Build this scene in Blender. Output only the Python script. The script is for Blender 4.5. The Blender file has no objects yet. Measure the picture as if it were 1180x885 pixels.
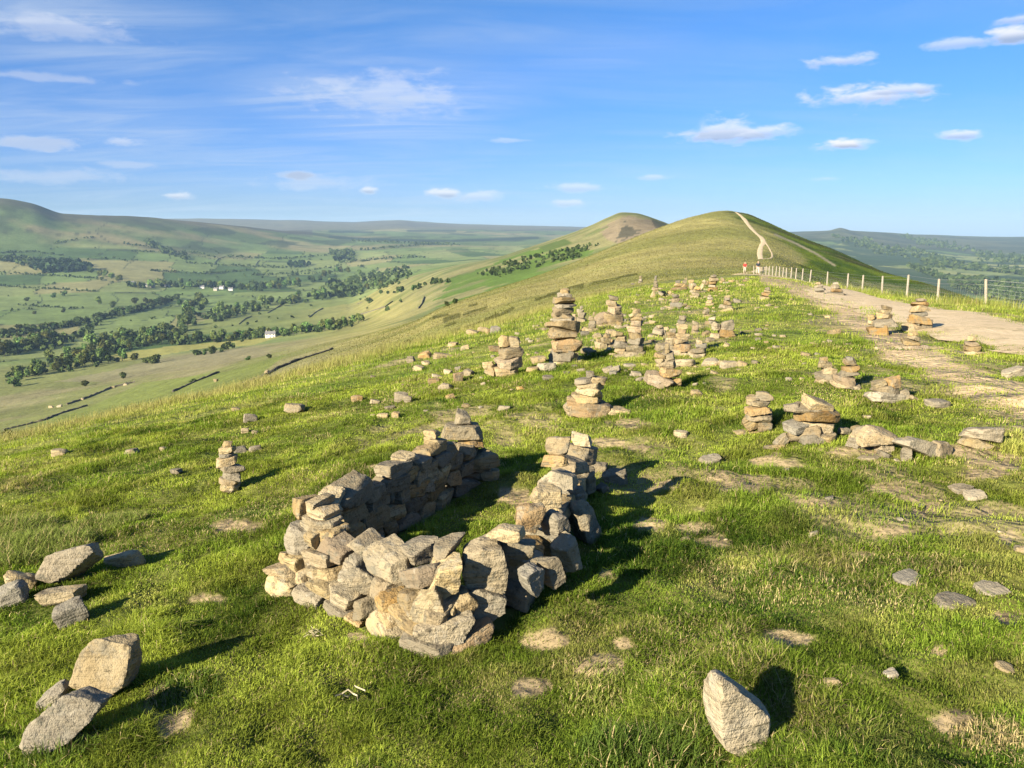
import bpy, bmesh, math, random
import numpy as np
from mathutils import Vector, Matrix, Euler

random.seed(7)
RNG = np.random.default_rng(11)
S = bpy.context.scene
COL = S.collection
R = math.radians

# ------------------------------------------------------------------ camera maths (photo pixels 1180 x 885)
F_PX = 891.0
PITCH = R(11.4)
CAM_Z = 1.65
CP, SP = math.cos(PITCH), math.sin(PITCH)

def ray(u, v):
    cx = (np.asarray(u, float) - 590.0) / F_PX
    cy = (442.5 - np.asarray(v, float)) / F_PX
    x = cx; y = CP + cy * SP; z = -SP + cy * CP
    hl = np.sqrt(x * x + y * y)
    return np.arctan2(x, y), z / hl            # azimuth, slope

def project(x, y, z):
    dz = z - CAM_Z
    f = y * CP - dz * SP
    up = y * SP + dz * CP
    f = np.where(f < 1e-3, 1e-3, f)
    return 590 + F_PX * x / f, 442.5 - F_PX * up / f

# ------------------------------------------------------------------ noise
def _hash(ix, iy, iz, seed):
    n = (ix.astype(np.int64) * 374761393 + iy.astype(np.int64) * 668265263 + iz.astype(np.int64) * 2147483647 + seed * 974711) & 0xFFFFFFFF
    n = ((n ^ (n >> 13)) * 1274126177) & 0xFFFFFFFF
    n = ((n ^ (n >> 16)) * 2246822519) & 0xFFFFFFFF
    n = n ^ (n >> 15)
    return (n & 0xFFFFFF) / float(0xFFFFFF)

def noise2(x, y, seed=0):
    x = np.asarray(x, float); y = np.asarray(y, float)
    ix = np.floor(x); iy = np.floor(y)
    fx = x - ix; fy = y - iy
    fx = fx * fx * fx * (fx * (fx * 6 - 15) + 10); fy = fy * fy * fy * (fy * (fy * 6 - 15) + 10)
    ix = ix.astype(np.int64); iy = iy.astype(np.int64); z = np.zeros_like(ix)
    a = _hash(ix, iy, z, seed); b = _hash(ix + 1, iy, z, seed)
    c = _hash(ix, iy + 1, z, seed); d = _hash(ix + 1, iy + 1, z, seed)
    return (a + (b - a) * fx) * (1 - fy) + (c + (d - c) * fx) * fy

def fbm2(x, y, seed=0, octv=4, gain=0.5):
    s = 0; a = 1; t = 0
    for i in range(octv):
        s = s + a * noise2(x * 2 ** i + 17.3 * i, y * 2 ** i - 9.1 * i, seed + i); t += a; a *= gain
    return s / t

def noise3(p, seed=0):
    i = np.floor(p); f = p - i
    f = f * f * (3 - 2 * f); i = i.astype(np.int64)
    out = 0
    for dx in (0, 1):
        for dy in (0, 1):
            for dz in (0, 1):
                w = (f[:, 0] if dx else 1 - f[:, 0]) * (f[:, 1] if dy else 1 - f[:, 1]) * (f[:, 2] if dz else 1 - f[:, 2])
                out = out + w * _hash(i[:, 0] + dx, i[:, 1] + dy, i[:, 2] + dz, seed)
    return out

def sstep(a, b, x):
    t = np.clip((x - a) / (b - a), 0, 1)
    return t * t * (3 - 2 * t)

# ------------------------------------------------------------------ monotone cubic interpolation
def pchip(x, y, xq):
    x = np.asarray(x, float); y = np.asarray(y, float)
    h = np.diff(x); d = np.diff(y) / h
    m = np.zeros_like(y)
    for k in range(1, len(x) - 1):
        if d[k - 1] * d[k] > 0:
            w1 = 2 * h[k] + h[k - 1]; w2 = h[k] + 2 * h[k - 1]
            m[k] = (w1 + w2) / (w1 / d[k - 1] + w2 / d[k])
    m[0] = d[0]; m[-1] = d[-1]
    k = np.clip(np.searchsorted(x, xq) - 1, 0, len(x) - 2)
    t = np.clip((xq - x[k]) / h[k], 0, 1)
    h00 = 2 * t ** 3 - 3 * t ** 2 + 1; h10 = t ** 3 - 2 * t ** 2 + t
    h01 = -2 * t ** 3 + 3 * t ** 2; h11 = t ** 3 - t ** 2
    return h00 * y[k] + h10 * h[k] * m[k] + h01 * y[k + 1] + h11 * h[k] * m[k + 1]

# ------------------------------------------------------------------ terrain: knots along each bearing (column, distance, row)
LAYERS = {
 'C': [(-200,24,560),(0,25,511),(100,26,487),(200,27,466),(300,29,444),(400,32,418),(500,38,392),(560,44,377),(600,50,366),(650,62,351),(700,78,337),(770,100,324),(835,118,318),(860,115,316),(880,104,317),(920,85,322.5),(952,72,330),(976,65,334),(1000,57.5,338),(1045,49,344),(1081,43,349),(1137,39.5,353.5),(1180,39,360),(1400,36,392)],
 'D': [(-200,90,690),(0,95,615),(100,95,565),(200,92,508),(300,85,460),(400,72,424),(500,75,396),(560,76,376),(600,80,364),(650,92,347),(700,108,333.5),(770,128,320.5),(835,146,315),(880,140,314),(920,120,326),(960,112,345),(1000,102,365),(1060,92,390),(1120,86,410),(1180,82,425),(1400,80,470)],
 'E': [(-200,400,545),(0,380,502),(100,360,482),(200,300,461),(300,200,440),(400,150,415),(500,135,387),(560,145,367),(600,155,350),(650,170,337),(700,190,321),(770,210,306),(835,228,299),(880,232,299),(920,235,312),(960,230,330),(1000,220,345),(1060,205,370),(1120,195,395),(1180,185,420),(1400,170,480)],
 'F': [(-200,800,482),(0,780,453),(100,760,440),(200,680,425),(300,560,408),(400,440,390),(450,380,378),(482,350,368),(502,345,358),(553,355,339),(583,370,329),(620,390,317),(660,412,303),(700,435,287),(760,470,262.5),(800,490,249.5),(835,500,243),(860,497,246),(880,485,254),(909,458,267),(930,440,276),(963,415,289),(1000,388,305.5),(1017,375,313),(1078,335,330.5),(1136,310,350),(1180,300,372),(1400,290,440)],
 'F2': [(-200,1150,432),(0,1150,415),(100,1120,409),(200,1080,403),(300,1000,394),(400,800,382),(450,650,372),(482,520,366),(502,480,360),(553,500,345),(620,560,325),(660,600,311),(700,650,297),(760,700,276),(835,740,262),(880,730,272),(920,700,288),(960,650,306),(1000,600,325),(1060,560,350),(1120,540,372),(1180,530,395),(1400,520,460)],
 'G': [(-200,1650,385),(0,1600,378),(100,1600,374),(200,1600,369),(300,1580,364),(400,1560,353),(453,1520,327),(482,1400,318),(525,1230,307),(571,1160,297),(613,1120,284),(649,1090,272),(681,1070,259.5),(700,1060,250.5),(717,1050,244.5),(732,1045,245.5),(745,1040,249),(773,1030,259.5),(800,1030,272),(835,1020,290),(880,1000,305),(920,950,308),(960,950,322),(1000,950,345),(1060,980,365),(1120,1000,372),(1180,1000,384),(1400,1000,420)],
 'H': [(-200,2300,345),(0,2300,337),(100,2300,333),(200,2400,329),(300,2500,324),(400,2600,319),(450,2650,310),(500,2700,303),(600,2700,297),(700,2700,297),(835,2300,300),(920,2000,302),(960,2000,314),(1000,2000,325),(1060,2000,334),(1120,2000,339),(1180,2000,344),(1400,2000,360)],
 'I': [(-200,3150,288),(0,3200,288),(100,3250,288),(200,3300,290),(300,3500,293),(400,3700,291),(500,3700,287),(600,3800,284),(700,3800,282),(835,3500,288),(920,3300,291),(1000,3300,302),(1060,3300,306),(1120,3300,310),(1180,3300,313),(1400,3300,325)],
 'J': [(-200,4200,222),(0,4000,228),(34,4000,233.5),(76,4050,246.5),(138,4200,248.5),(207,4400,254),(276,4700,261),(345,5000,268),(400,5300,271),(500,5600,271),(600,5800,272),(700,5800,272),(835,5400,273),(920,5000,274.5),(968,5000,275),(1000,5000,280),(1060,5200,286),(1120,5500,289),(1180,5800,290),(1400,5800,298)],
 'K': [(-200,6200,276),(0,6300,272),(100,6400,271),(207,6500,268),(300,6600,267),(400,6700,264.5),(500,6900,264.5),(600,7000,266),(700,7000,267),(835,6500,269),(920,6000,270),(968,5600,268),(1000,6000,271),(1060,6500,276),(1180,7000,280),(1400,7000,284)],
 'L': [(-200,9000,254),(0,9000,253.5),(207,9300,252),(276,9500,252.5),(330,9600,254),(400,9800,255.5),(453,9800,254),(490,10000,255.5),(525,10000,258),(600,10000,260),(663,10000,261.5),(760,9500,264),(835,8500,267),(912,7000,267.3),(945,6300,266.3),(957,6100,265.5),(962,6050,264),(968,6000,262.8),(974,6050,264),(980,6100,265.7),(1000,6500,267),(1017,7000,268),(1068,8000,270.8),(1120,8500,272),(1180,9000,272.8),(1400,9000,275)],
 'M': [(-200,13500,284),(500,14000,284),(1400,13500,290)],
}
GRAD = (0.085, -0.055)
TH = np.concatenate([np.linspace(-180, -60, 41)[:-1], np.linspace(-60, -40, 60)[:-1], np.linspace(-40, 40, 961)[:-1], np.linspace(40, 60, 60)[:-1], np.linspace(60, 180, 41)]) * math.pi / 180
NR = 820
RR = np.concatenate([[0.0], np.geomspace(0.35, 14500, NR - 1)])
layer = {}
for nm, L in LAYERS.items():
    u = np.array([a[0] for a in L], float); r = np.array([a[1] for a in L], float); v = np.array([a[2] for a in L], float)
    th, t = ray(u, v)
    th = np.concatenate([[-math.pi], [-R(75)], th, [R(75)], [math.pi]])
    lr = np.log(r)
    ml = 0.5 * (lr[0] + lr[-1]); mt = 0.5 * (t[0] + t[-1])
    lr = np.concatenate([[ml], [lr[0]], lr, [lr[-1]], [ml]]); t = np.concatenate([[mt], [t[0]], t, [t[-1]], [mt]])
    layer[nm] = (np.exp(pchip(th, lr, TH)), pchip(th, t, TH))
Z = np.zeros((len(TH), NR))
for i, th in enumerate(TH):
    rc, tc = layer['C'][0][i], layer['C'][1][i]
    zc = CAM_Z + rc * tc
    a = GRAD[0] * math.sin(th) + GRAD[1] * math.cos(th)
    # first metres: plane bending into a cubic that meets the crest with the given height
    c2 = (zc - a * rc) / rc ** 2
    rn = rc * np.array([0.08, 0.16, 0.26, 0.38, 0.5, 0.64, 0.8])
    zn = a * rn + c2 * rn ** 2
    kr = list(rn); kt = list((zn - CAM_Z) / rn)
    for nm in LAYERS:
        kr.append(layer[nm][0][i]); kt.append(layer[nm][1][i])
    kr = np.array(kr); kt = np.array(kt)
    t = pchip(np.log(kr), kt, np.log(np.maximum(RR, 1e-3)))
    z = CAM_Z + t * RR
    near = RR <= rn[2]
    z[near] = a * RR[near] + c2 * RR[near] ** 2
    Z[i] = z
TT, RG = np.meshgrid(TH, RR, indexing='ij')
X = RG * np.sin(TT); Y = RG * np.cos(TT)
rC = layer['C'][0][:, None]; rD = layer['D'][0][:, None]; rE = layer['E'][0][:, None]; rF = layer['F'][0][:, None]
rF2 = layer['F2'][0][:, None]; rG = layer['G'][0][:, None]; rH = layer['H'][0][:, None]; rI = layer['I'][0][:, None]
rJ = layer['J'][0][:, None]; rK = layer['K'][0][:, None]; rL = layer['L'][0][:, None]
# relief: lumpy turf near by, hummocks and gullies further off
amp = 0.075 * sstep(0.6, 3, RG) * (1 - sstep(12, 40, RG))
Z += amp * (fbm2(X * 1.1, Y * 1.1, 3, 3) - 0.5) * 2
Z += 0.040 * sstep(0.6, 2, RG) * (1 - sstep(6, 14, RG)) * (fbm2(X * 4.5, Y * 4.5, 5, 2) - 0.5) * 2
far = sstep(60, 300, RG)
Z += far * RG * 0.0016 * (fbm2(X / (8 + RG * 0.05), Y / (8 + RG * 0.05), 21, 3) - 0.5) * 2 * 0.6
Z += sstep(900, 2500, RG) * 14 * (fbm2(X / 420, Y / 420, 31, 4) - 0.5) * (1 - 0.6 * np.exp(-((RG - rL) / 900) ** 2))
TG = (Z - CAM_Z) / np.maximum(RG, 0.05)
UU, VV = project(X, Y, Z)

LRR = np.log(RR[1:])
def H(x, y):
    x = np.atleast_1d(np.asarray(x, float)); y = np.atleast_1d(np.asarray(y, float))
    th = np.arctan2(x, y); r = np.hypot(x, y)
    i = np.clip(np.searchsorted(TH, th) - 1, 0, len(TH) - 2); ft = (th - TH[i]) / (TH[i + 1] - TH[i])
    j = np.clip(np.searchsorted(RR, r) - 1, 0, NR - 2); fr = np.clip((r - RR[j]) / (RR[j + 1] - RR[j]), 0, 1)
    return (Z[i, j] * (1 - ft) + Z[i + 1, j] * ft) * (1 - fr) + (Z[i, j + 1] * (1 - ft) + Z[i + 1, j + 1] * ft) * fr

def hz(x, y): return float(H(x, y)[0])

def hit(u, v, rmin=1.0):
    """where the sight line through a photo pixel first meets the ground"""
    th, t = ray(u, v); th = float(th); t = float(t)
    i = int(np.clip(np.searchsorted(TH, th) - 1, 0, len(TH) - 2)); ft = (th - TH[i]) / (TH[i + 1] - TH[i])
    prof = TG[i] * (1 - ft) + TG[i + 1] * ft
    ok = np.where((prof >= t) & (RR >= rmin))[0]
    if len(ok) == 0: return None
    j = ok[0]
    if j > 0 and prof[j] != prof[j - 1] and RR[j - 1] >= rmin * 0.98:
        f = np.clip((t - prof[j - 1]) / (prof[j] - prof[j - 1]), 0, 1); r = RR[j - 1] + f * (RR[j] - RR[j - 1])
    else: r = RR[j]
    x, y = r * math.sin(th), r * math.cos(th)
    return Vector((x, y, hz(x, y)))

def at(u, r):
    th, _ = ray(u, 340); x, y = r * math.sin(th), r * math.cos(th)
    return Vector((x, y, hz(x, y)))

def in_poly(px, py, poly):
    n = len(poly); c = np.zeros(np.shape(px), bool); j = n - 1
    for i in range(n):
        xi, yi = poly[i]; xj, yj = poly[j]
        cond = ((yi > py) != (yj > py)) & (px < (xj - xi) * (py - yi) / (yj - yi + 1e-9) + xi)
        c ^= cond; j = i
    return c

def seg_dist(px, py, pts):
    d = np.full(np.shape(px), 1e9)
    for (ax, ay), (bx, by) in zip(pts[:-1], pts[1:]):
        vx, vy = bx - ax, by - ay
        t = np.clip(((px - ax) * vx + (py - ay) * vy) / (vx * vx + vy * vy + 1e-9), 0, 1)
        d = np.minimum(d, np.hypot(px - ax - t * vx, py - ay - t * vy))
    return d

# ------------------------------------------------------------------ naming helpers
def tag(o, label=None, cat=None, group=None, kind=None):
    if label: o['label'] = label
    if cat: o['category'] = cat
    if group: o['group'] = group
    if kind: o['kind'] = kind
    return o

def thing(name, label, cat, loc=(0, 0, 0), rotz=0.0, group=None):
    o = bpy.data.objects.new(name, None); COL.objects.link(o)
    o.empty_display_size = 0.2
    o.location = loc; o.rotation_euler = (0, 0, rotz)
    return tag(o, label, cat, group)

def np_mesh(name, verts, faces_flat, sizes, mat=None, smooth=False, cols=None, colname='col'):
    me = bpy.data.meshes.new(name)
    verts = np.asarray(verts, np.float32); faces_flat = np.asarray(faces_flat, np.int32).ravel(); sizes = np.asarray(sizes, np.int32)
    me.vertices.add(len(verts)); me.vertices.foreach_set('co', verts.ravel())
    me.loops.add(len(faces_flat)); me.loops.foreach_set('vertex_index', faces_flat)
    me.polygons.add(len(sizes))
    st = np.zeros(len(sizes), np.int32); st[1:] = np.cumsum(sizes)[:-1]
    me.polygons.foreach_set('loop_start', st); me.polygons.foreach_set('loop_total', sizes)
    if smooth: me.polygons.foreach_set('use_smooth', np.ones(len(sizes), bool))
    if cols is not None:
        ca = me.color_attributes.new(colname, 'FLOAT_COLOR', 'POINT')
        c4 = np.ones((len(verts), 4), np.float32); c4[:, :3] = cols
        ca.data.foreach_set('color', c4.ravel())
    me.update(calc_edges=True)
    if mat: me.materials.append(mat)
    return me

def link(name, me, parent=None, loc=None, rot=None):
    o = bpy.data.objects.new(name, me); COL.objects.link(o)
    if parent: o.parent = parent
    if loc is not None: o.location = loc
    if rot is not None: o.rotation_euler = rot
    return o

# ------------------------------------------------------------------ materials
def new_mat(name):
    m = bpy.data.materials.new(name); m.use_nodes = True
    nt = m.node_tree
    for n in list(nt.nodes): nt.nodes.remove(n)
    out = nt.nodes.new('ShaderNodeOutputMaterial')
    return m, nt, out

class NT:
    def __init__(s, nt): s.nt = nt
    def n(s, typ, **kw):
        nd = s.nt.nodes.new(typ)
        for k, v in kw.items(): setattr(nd, k, v)
        return nd
    def l(s, a, b): s.nt.links.new(a, b)
    def val(s, sock, v):
        if isinstance(v, bpy.types.NodeSocket): s.l(v, sock)
        else: sock.default_value = v
    def math(s, op, a, b=0.0, c=0.0, clamp=False):
        nd = s.n('ShaderNodeMath', operation=op, use_clamp=clamp)
        s.val(nd.inputs[0], a); s.val(nd.inputs[1], b); s.val(nd.inputs[2], c)
        return nd.outputs[0]
    def noise(s, vec, scale, detail=4, rough=0.55, dist=0.0):
        nd = s.n('ShaderNodeTexNoise'); nd.inputs['Scale'].default_value = scale; nd.inputs['Detail'].default_value = detail
        nd.inputs['Roughness'].default_value = rough; nd.inputs['Distortion'].default_value = dist
        s.l(vec, nd.inputs['Vector']); return nd.outputs['Fac']
    def ramp(s, fac, a, b, ca=0.0, cb=1.0):
        nd = s.n('ShaderNodeMapRange', interpolation_type='SMOOTHSTEP')
        s.val(nd.inputs['Value'], fac); nd.inputs['From Min'].default_value = a; nd.inputs['From Max'].default_value = b
        nd.inputs['To Min'].default_value = ca; nd.inputs['To Max'].default_value = cb
        return nd.outputs['Result']
    def mix(s, fac, a, b, mode='MIX'):
        nd = s.n('ShaderNodeMix', data_type='RGBA', blend_type=mode)
        s.val(nd.inputs[0], fac)
        for sock, v in ((nd.inputs[6], a), (nd.inputs[7], b)):
            if isinstance(v, bpy.types.NodeSocket): s.l(v, sock)
            else: sock.default_value = (*v, 1.0) if len(v) == 3 else v
        return nd.outputs[2]
    def hsv(s, col, h=0.5, sat=1.0, val=1.0):
        nd = s.n('ShaderNodeHueSaturation')
        s.val(nd.inputs['Hue'], h); s.val(nd.inputs['Saturation'], sat); s.val(nd.inputs['Value'], val); s.val(nd.inputs['Color'], col)
        return nd.outputs[0]

def principled(k, out, col, rough=0.85, bump=None, strength=0.3, dist=0.02, spec=0.25):
    b = k.n('ShaderNodeBsdfPrincipled')
    k.val(b.inputs['Base Color'], col if isinstance(col, bpy.types.NodeSocket) else (*col, 1))
    k.val(b.inputs['Roughness'], rough); b.inputs['Specular IOR Level'].default_value = spec
    if bump is not None:
        bp = k.n('ShaderNodeBump'); bp.inputs['Strength'].default_value = strength; bp.inputs['Distance'].default_value = dist
        k.l(bump, bp.inputs['Height']); k.l(bp.outputs[0], b.inputs['Normal'])
    k.l(b.outputs[0], out.inputs['Surface']); return b

def mat_stone(name, base, alt, lichen, scale=1.0):
    m, nt, out = new_mat(name); k = NT(nt)
    tc = k.n('ShaderNodeTexCoord').outputs['Object']
    oi = k.n('ShaderNodeObjectInfo')
    add = k.n('ShaderNodeVectorMath', operation='ADD'); k.l(tc, add.inputs[0])
    mul = k.n('ShaderNodeVectorMath', operation='SCALE'); k.l(oi.outputs['Location'], mul.inputs[0]); mul.inputs['Scale'].default_value = 3.7
    k.l(mul.outputs[0], add.inputs[1]); vec = add.outputs[0]
    rnd = oi.outputs['Random']
    n1 = k.noise(vec, 7 * scale, 5, 0.6); n2 = k.noise(vec, 26 * scale, 4, 0.65); n3 = k.noise(vec, 85 * scale, 3, 0.7)
    c = k.mix(k.ramp(n1, 0.32, 0.68), base, alt)
    c = k.mix(k.math('MULTIPLY', k.ramp(rnd, 0.62, 0.95), 0.7), c, lichen)
    # patches of grey crust and dark specks
    c = k.mix(k.math('MULTIPLY', k.ramp(k.noise(vec, 11 * scale, 6, 0.7, 0.4), 0.52, 0.66), 0.75), c, lichen)
    c = k.mix(k.math('MULTIPLY', k.ramp(n2, 0.55, 0.70), 0.75), c, (0.09, 0.075, 0.05))
    c = k.mix(k.math('MULTIPLY', k.ramp(k.noise(vec, 14 * scale, 3, 0.5, 0.8), 0.62, 0.72), 0.45), c, (0.46, 0.41, 0.31))
    c = k.hsv(c, 0.5, k.ramp(rnd, 0, 1, 1.15, 0.92), k.math('ADD', 0.60, k.math('MULTIPLY', k.math('FRACT', k.math('MULTIPLY', rnd, 7.31)), 0.42)))
    c = k.mix(k.math('MULTIPLY', k.ramp(k.noise(vec, 19 * scale, 2, 0.5, 0.3), 0.63, 0.67), 0.6), c, (0.12, 0.115, 0.085))
    c = k.mix(k.math('MULTIPLY', k.ramp(k.noise(vec, 4.5 * scale, 5, 0.65, 0.5), 0.54, 0.62), 0.5), c, (0.17, 0.155, 0.115))
    lm = k.n('ShaderNodeMapping'); lm.inputs['Scale'].default_value = (2.2, 2.2, 20); k.l(vec, lm.inputs['Vector'])
    c = k.mix(k.math('MULTIPLY', k.ramp(k.noise(lm.outputs[0], scale, 4, 0.6, 0.6), 0.60, 0.66), 0.55), c, (0.11, 0.09, 0.06))
    # strata: thin layers along the stone's bed
    sc = k.n('ShaderNodeMapping'); sc.inputs['Scale'].default_value = (3, 3, 34); k.l(vec, sc.inputs['Vector'])
    st = k.noise(sc.outputs[0], scale, 3, 0.6)
    h = k.math('ADD', k.math('MULTIPLY', n1, 1.0), k.math('ADD', k.math('MULTIPLY', n2, 0.55), k.math('ADD', k.math('MULTIPLY', n3, 0.3), k.math('MULTIPLY', st, 0.8))))
    principled(k, out, c, 0.92, h, 1.0, 0.024 / scale, 0.12)
    return m

M = {}
M['grit'] = mat_stone('gritstone', (0.385, 0.305, 0.18), (0.31, 0.23, 0.125), (0.27, 0.235, 0.165))
M['grit_orange'] = mat_stone('iron_stained_gritstone', (0.385, 0.25, 0.115), (0.37, 0.28, 0.155), (0.30, 0.24, 0.16))
M['grit_grey'] = mat_stone('lichened_gritstone', (0.31, 0.265, 0.185), (0.24, 0.20, 0.135), (0.23, 0.21, 0.16))
M['grit_pale'] = mat_stone('pale_gritstone', (0.42, 0.345, 0.215), (0.37, 0.29, 0.165), (0.34, 0.30, 0.22))
M['wallstone'] = mat_stone('field_wall_stone', (0.20, 0.175, 0.13), (0.14, 0.125, 0.09), (0.12, 0.12, 0.095), 0.3)

def mat_vcol(name, rough=0.9, transl=0.0, var=0.0, nscale=3.0):
    m, nt, out = new_mat(name); k = NT(nt)
    a = k.n('ShaderNodeVertexColor'); a.layer_name = 'col'; c = a.outputs['Color']
    if var:
        oi = k.n('ShaderNodeObjectInfo').outputs['Random']
        c = k.hsv(c, k.math('ADD', 0.5 - var * 0.06, k.math('MULTIPLY', oi, var * 0.12)), 1.0, k.math('ADD', 1 - var * 0.6, k.math('MULTIPLY', oi, var * 1.2)))
    d = k.n('ShaderNodeBsdfDiffuse'); k.l(c, d.inputs['Color'])
    if transl:
        t = k.n('ShaderNodeBsdfTranslucent'); k.l(k.hsv(c, 0.49, 1.1, 1.25), t.inputs['Color'])
        mx = k.n('ShaderNodeMixShader'); mx.inputs[0].default_value = transl
        k.l(d.outputs[0], mx.inputs[1]); k.l(t.outputs[0], mx.inputs[2]); k.l(mx.outputs[0], out.inputs['Surface'])
    else: k.l(d.outputs[0], out.inputs['Surface'])
    return m
M['grass'] = mat_vcol('grass_blades', transl=0.28)
M['foliage'] = mat_vcol('tree_foliage', transl=0.15, var=0.75)
M['foliage_mass'] = mat_vcol('woodland_foliage', transl=0.12)

def mat_plain(name, col, rough=0.8, nscale=8.0, amt=0.25, spec=0.2):
    m, nt, out = new_mat(name); k = NT(nt)
    tc = k.n('ShaderNodeTexCoord').outputs['Object']; n1 = k.noise(tc, nscale, 5, 0.6)
    c = k.hsv((*col, 1), 0.5, 1.0, k.ramp(n1, 0.25, 0.75, 1 - amt, 1 + amt))
    principled(k, out, c, rough, n1, 0.25, 0.01, spec); return m
M['bark'] = mat_plain('bark', (0.09, 0.07, 0.05))
M['postwood'] = mat_plain('weathered_post_wood', (0.29, 0.255, 0.195), 0.85, 20, 0.4)
M['wire'] = mat_plain('galvanised_wire', (0.30, 0.30, 0.29), 0.5, 20, 0.1, 0.5)
M['whitewash'] = mat_plain('whitewashed_wall', (0.62, 0.59, 0.52), 0.8, 0.6, 0.08)
M['housestone'] = mat_plain('house_stone', (0.34, 0.30, 0.23), 0.9, 1.2, 0.15)
M['slate'] = mat_plain('roof_slate', (0.17, 0.165, 0.165), 0.7, 2.0, 0.2)
M['windowglass'] = mat_plain('window_glass', (0.03, 0.035, 0.04), 0.15, 2, 0.1, 0.5)
M['straw'] = mat_plain('dry_straw', (0.46, 0.40, 0.26), 0.8, 30, 0.2)

# ground: albedo of each place in the vertex colours (soil, turf, hay, bracken, heather), fine variation in the nodes
def ground_mat():
    m, nt, out = new_mat('hill_ground'); k = NT(nt)
    a = k.n('ShaderNodeVertexColor'); a.layer_name = 'col'
    pos = k.n('ShaderNodeNewGeometry').outputs['Position']
    nA = k.noise(pos, 9.0, 6, 0.65); nB = k.noise(pos, 1.1, 6, 0.6); nC = k.noise(pos, 0.09, 8, 0.62); nD = k.noise(pos, 0.011, 8, 0.6)
    cd = k.n('ShaderNodeVectorMath', operation='LENGTH'); k.l(pos, cd.inputs[0]); dist = cd.outputs['Value']   # metres from the hill top: fades the fine grain out
    wa = k.ramp(dist, 8, 30, 1.0, 0.0); wc = k.ramp(dist, 20, 90, 0.15, 1.0)
    nE = k.noise(pos, 0.45, 5, 0.7); we = k.math('MULTIPLY', k.ramp(dist, 25, 60, 0.0, 1.0), k.ramp(dist, 500, 1500, 1.0, 0.0))
    v = k.math('ADD', 1.0, k.math('MULTIPLY', k.math('MULTIPLY', k.math('SUBTRACT', nA, 0.5), wa), 1.4))
    v = k.math('ADD', v, k.math('MULTIPLY', k.math('SUBTRACT', nB, 0.5), 0.8))
    v = k.math('ADD', v, k.math('MULTIPLY', k.math('MULTIPLY', k.math('SUBTRACT', nC, 0.5), wc), 0.9))
    v = k.math('ADD', v, k.math('MULTIPLY', k.math('MULTIPLY', k.math('SUBTRACT', nD, 0.5), wc), 1.1))
    v = k.math('ADD', v, k.math('MULTIPLY', k.math('MULTIPLY', k.math('SUBTRACT', nE, 0.5), we), 1.5))
    c = k.hsv(a.outputs['Color'], k.math('ADD', 0.5, k.math('MULTIPLY', k.math('SUBTRACT', nB, 0.5), 0.04)), 1.0, v)
    h = k.math('ADD', k.math('MULTIPLY', nA, 0.025), k.math('ADD', k.math('MULTIPLY', nB, 0.12), k.math('MULTIPLY', nC, 3.0)))
    principled(k, out, c, 0.95, h, 0.6, 1.0, 0.08)
    return m
M['ground'] = ground_mat()

# ------------------------------------------------------------------ places on the ground, as photo columns and rows
EARTH = [(910,738,36,17),(1085,750,24,12),(1070,590,26,12),(1030,612,34,9),(1130,549,26,7),(845,556,40,16),(905,668,22,12),(800,610,20,8),
         (1100,835,26,14),(195,820,22,26),(270,607,34,9),(592,574,16,11),(235,690,34,7),(430,540,18,7),(735,515,20,6),(745,605,18,8),(690,765,30,14),(630,740,26,14),
         (950,580,30,7),(1010,565,30,8),(1125,590,30,8),(880,535,40,10),(770,560,22,7),(700,660,24,9),(1160,620,20,9),(990,640,26,6),(730,490,26,7),(610,790,20,10),
         (820,625,24,8),(1000,520,40,6),(1150,530,30,8),(1085,520,40,8),(700,510,24,6),(720,740,18,9),(1050,575,20,5),(1160,715,20,8),(810,590,16,6),(410,735,12,6)]
SIDE_TRACK = [(915,331),(945,342),(975,358),(1005,377),(1035,399),(1075,421),(1110,435),(1180,459),(1260,490)]
VERGE_BARE = [(880,322),(930,333),(950,345)]

def earth_mask(u, v, x, y):
    m = np.zeros(np.shape(u))
    wob = (fbm2(x * 2.2, y * 2.2, 55, 4) - 0.5) * 2.2
    for (eu, ev, a, b) in EARTH:
        d = np.hypot((u - eu) / a, (v - ev) / b)
        m = np.maximum(m, (1 - sstep(0.35, 1.15, d * .85 + wob * 0.75)) * sstep(2.2, 1.2, d))
    hf = fbm2(x * 13, y * 13, 59, 3)
    return sstep(.30, .75, m + (hf - .5) * 1.1) * sstep(0, .15, m)

def track_mask(u, v, x, y):
    wob = (fbm2(x * 0.5, y * 0.5, 57, 4) - 0.5) * 2
    sc = 6 + np.clip((v - 330), 0, 200) * 0.15
    d = seg_dist(u, v, SIDE_TRACK) / sc
    wob2 = (fbm2(x * 2.2, y * 1.2, 58, 3) - 0.5) * 2
    m = np.clip((1 - sstep(0.45, 1.3, d + wob * 0.8 + wob2 * 0.45)) * (0.95 + 0.2 * wob2), 0, 1)
    d2 = seg_dist(u, v, VERGE_BARE) / 7
    return np.maximum(m, 0.9 * (1 - sstep(0.4, 1.1, d2 + wob * 0.5)))

def scatter_earth(x, y):
    """worn tan blotches that grow commoner towards the track side"""
    n = fbm2(x * 0.85 + 3, y * 0.45, 77, 4)
    n2 = fbm2(x * 2.6, y * 1.6, 78, 3)
    side = sstep(-3, 5, x + 0.02 * y)
    return sstep(0.60 - 0.06 * side, 0.72 - 0.06 * side, n * 0.65 + n2 * 0.35)

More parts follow.
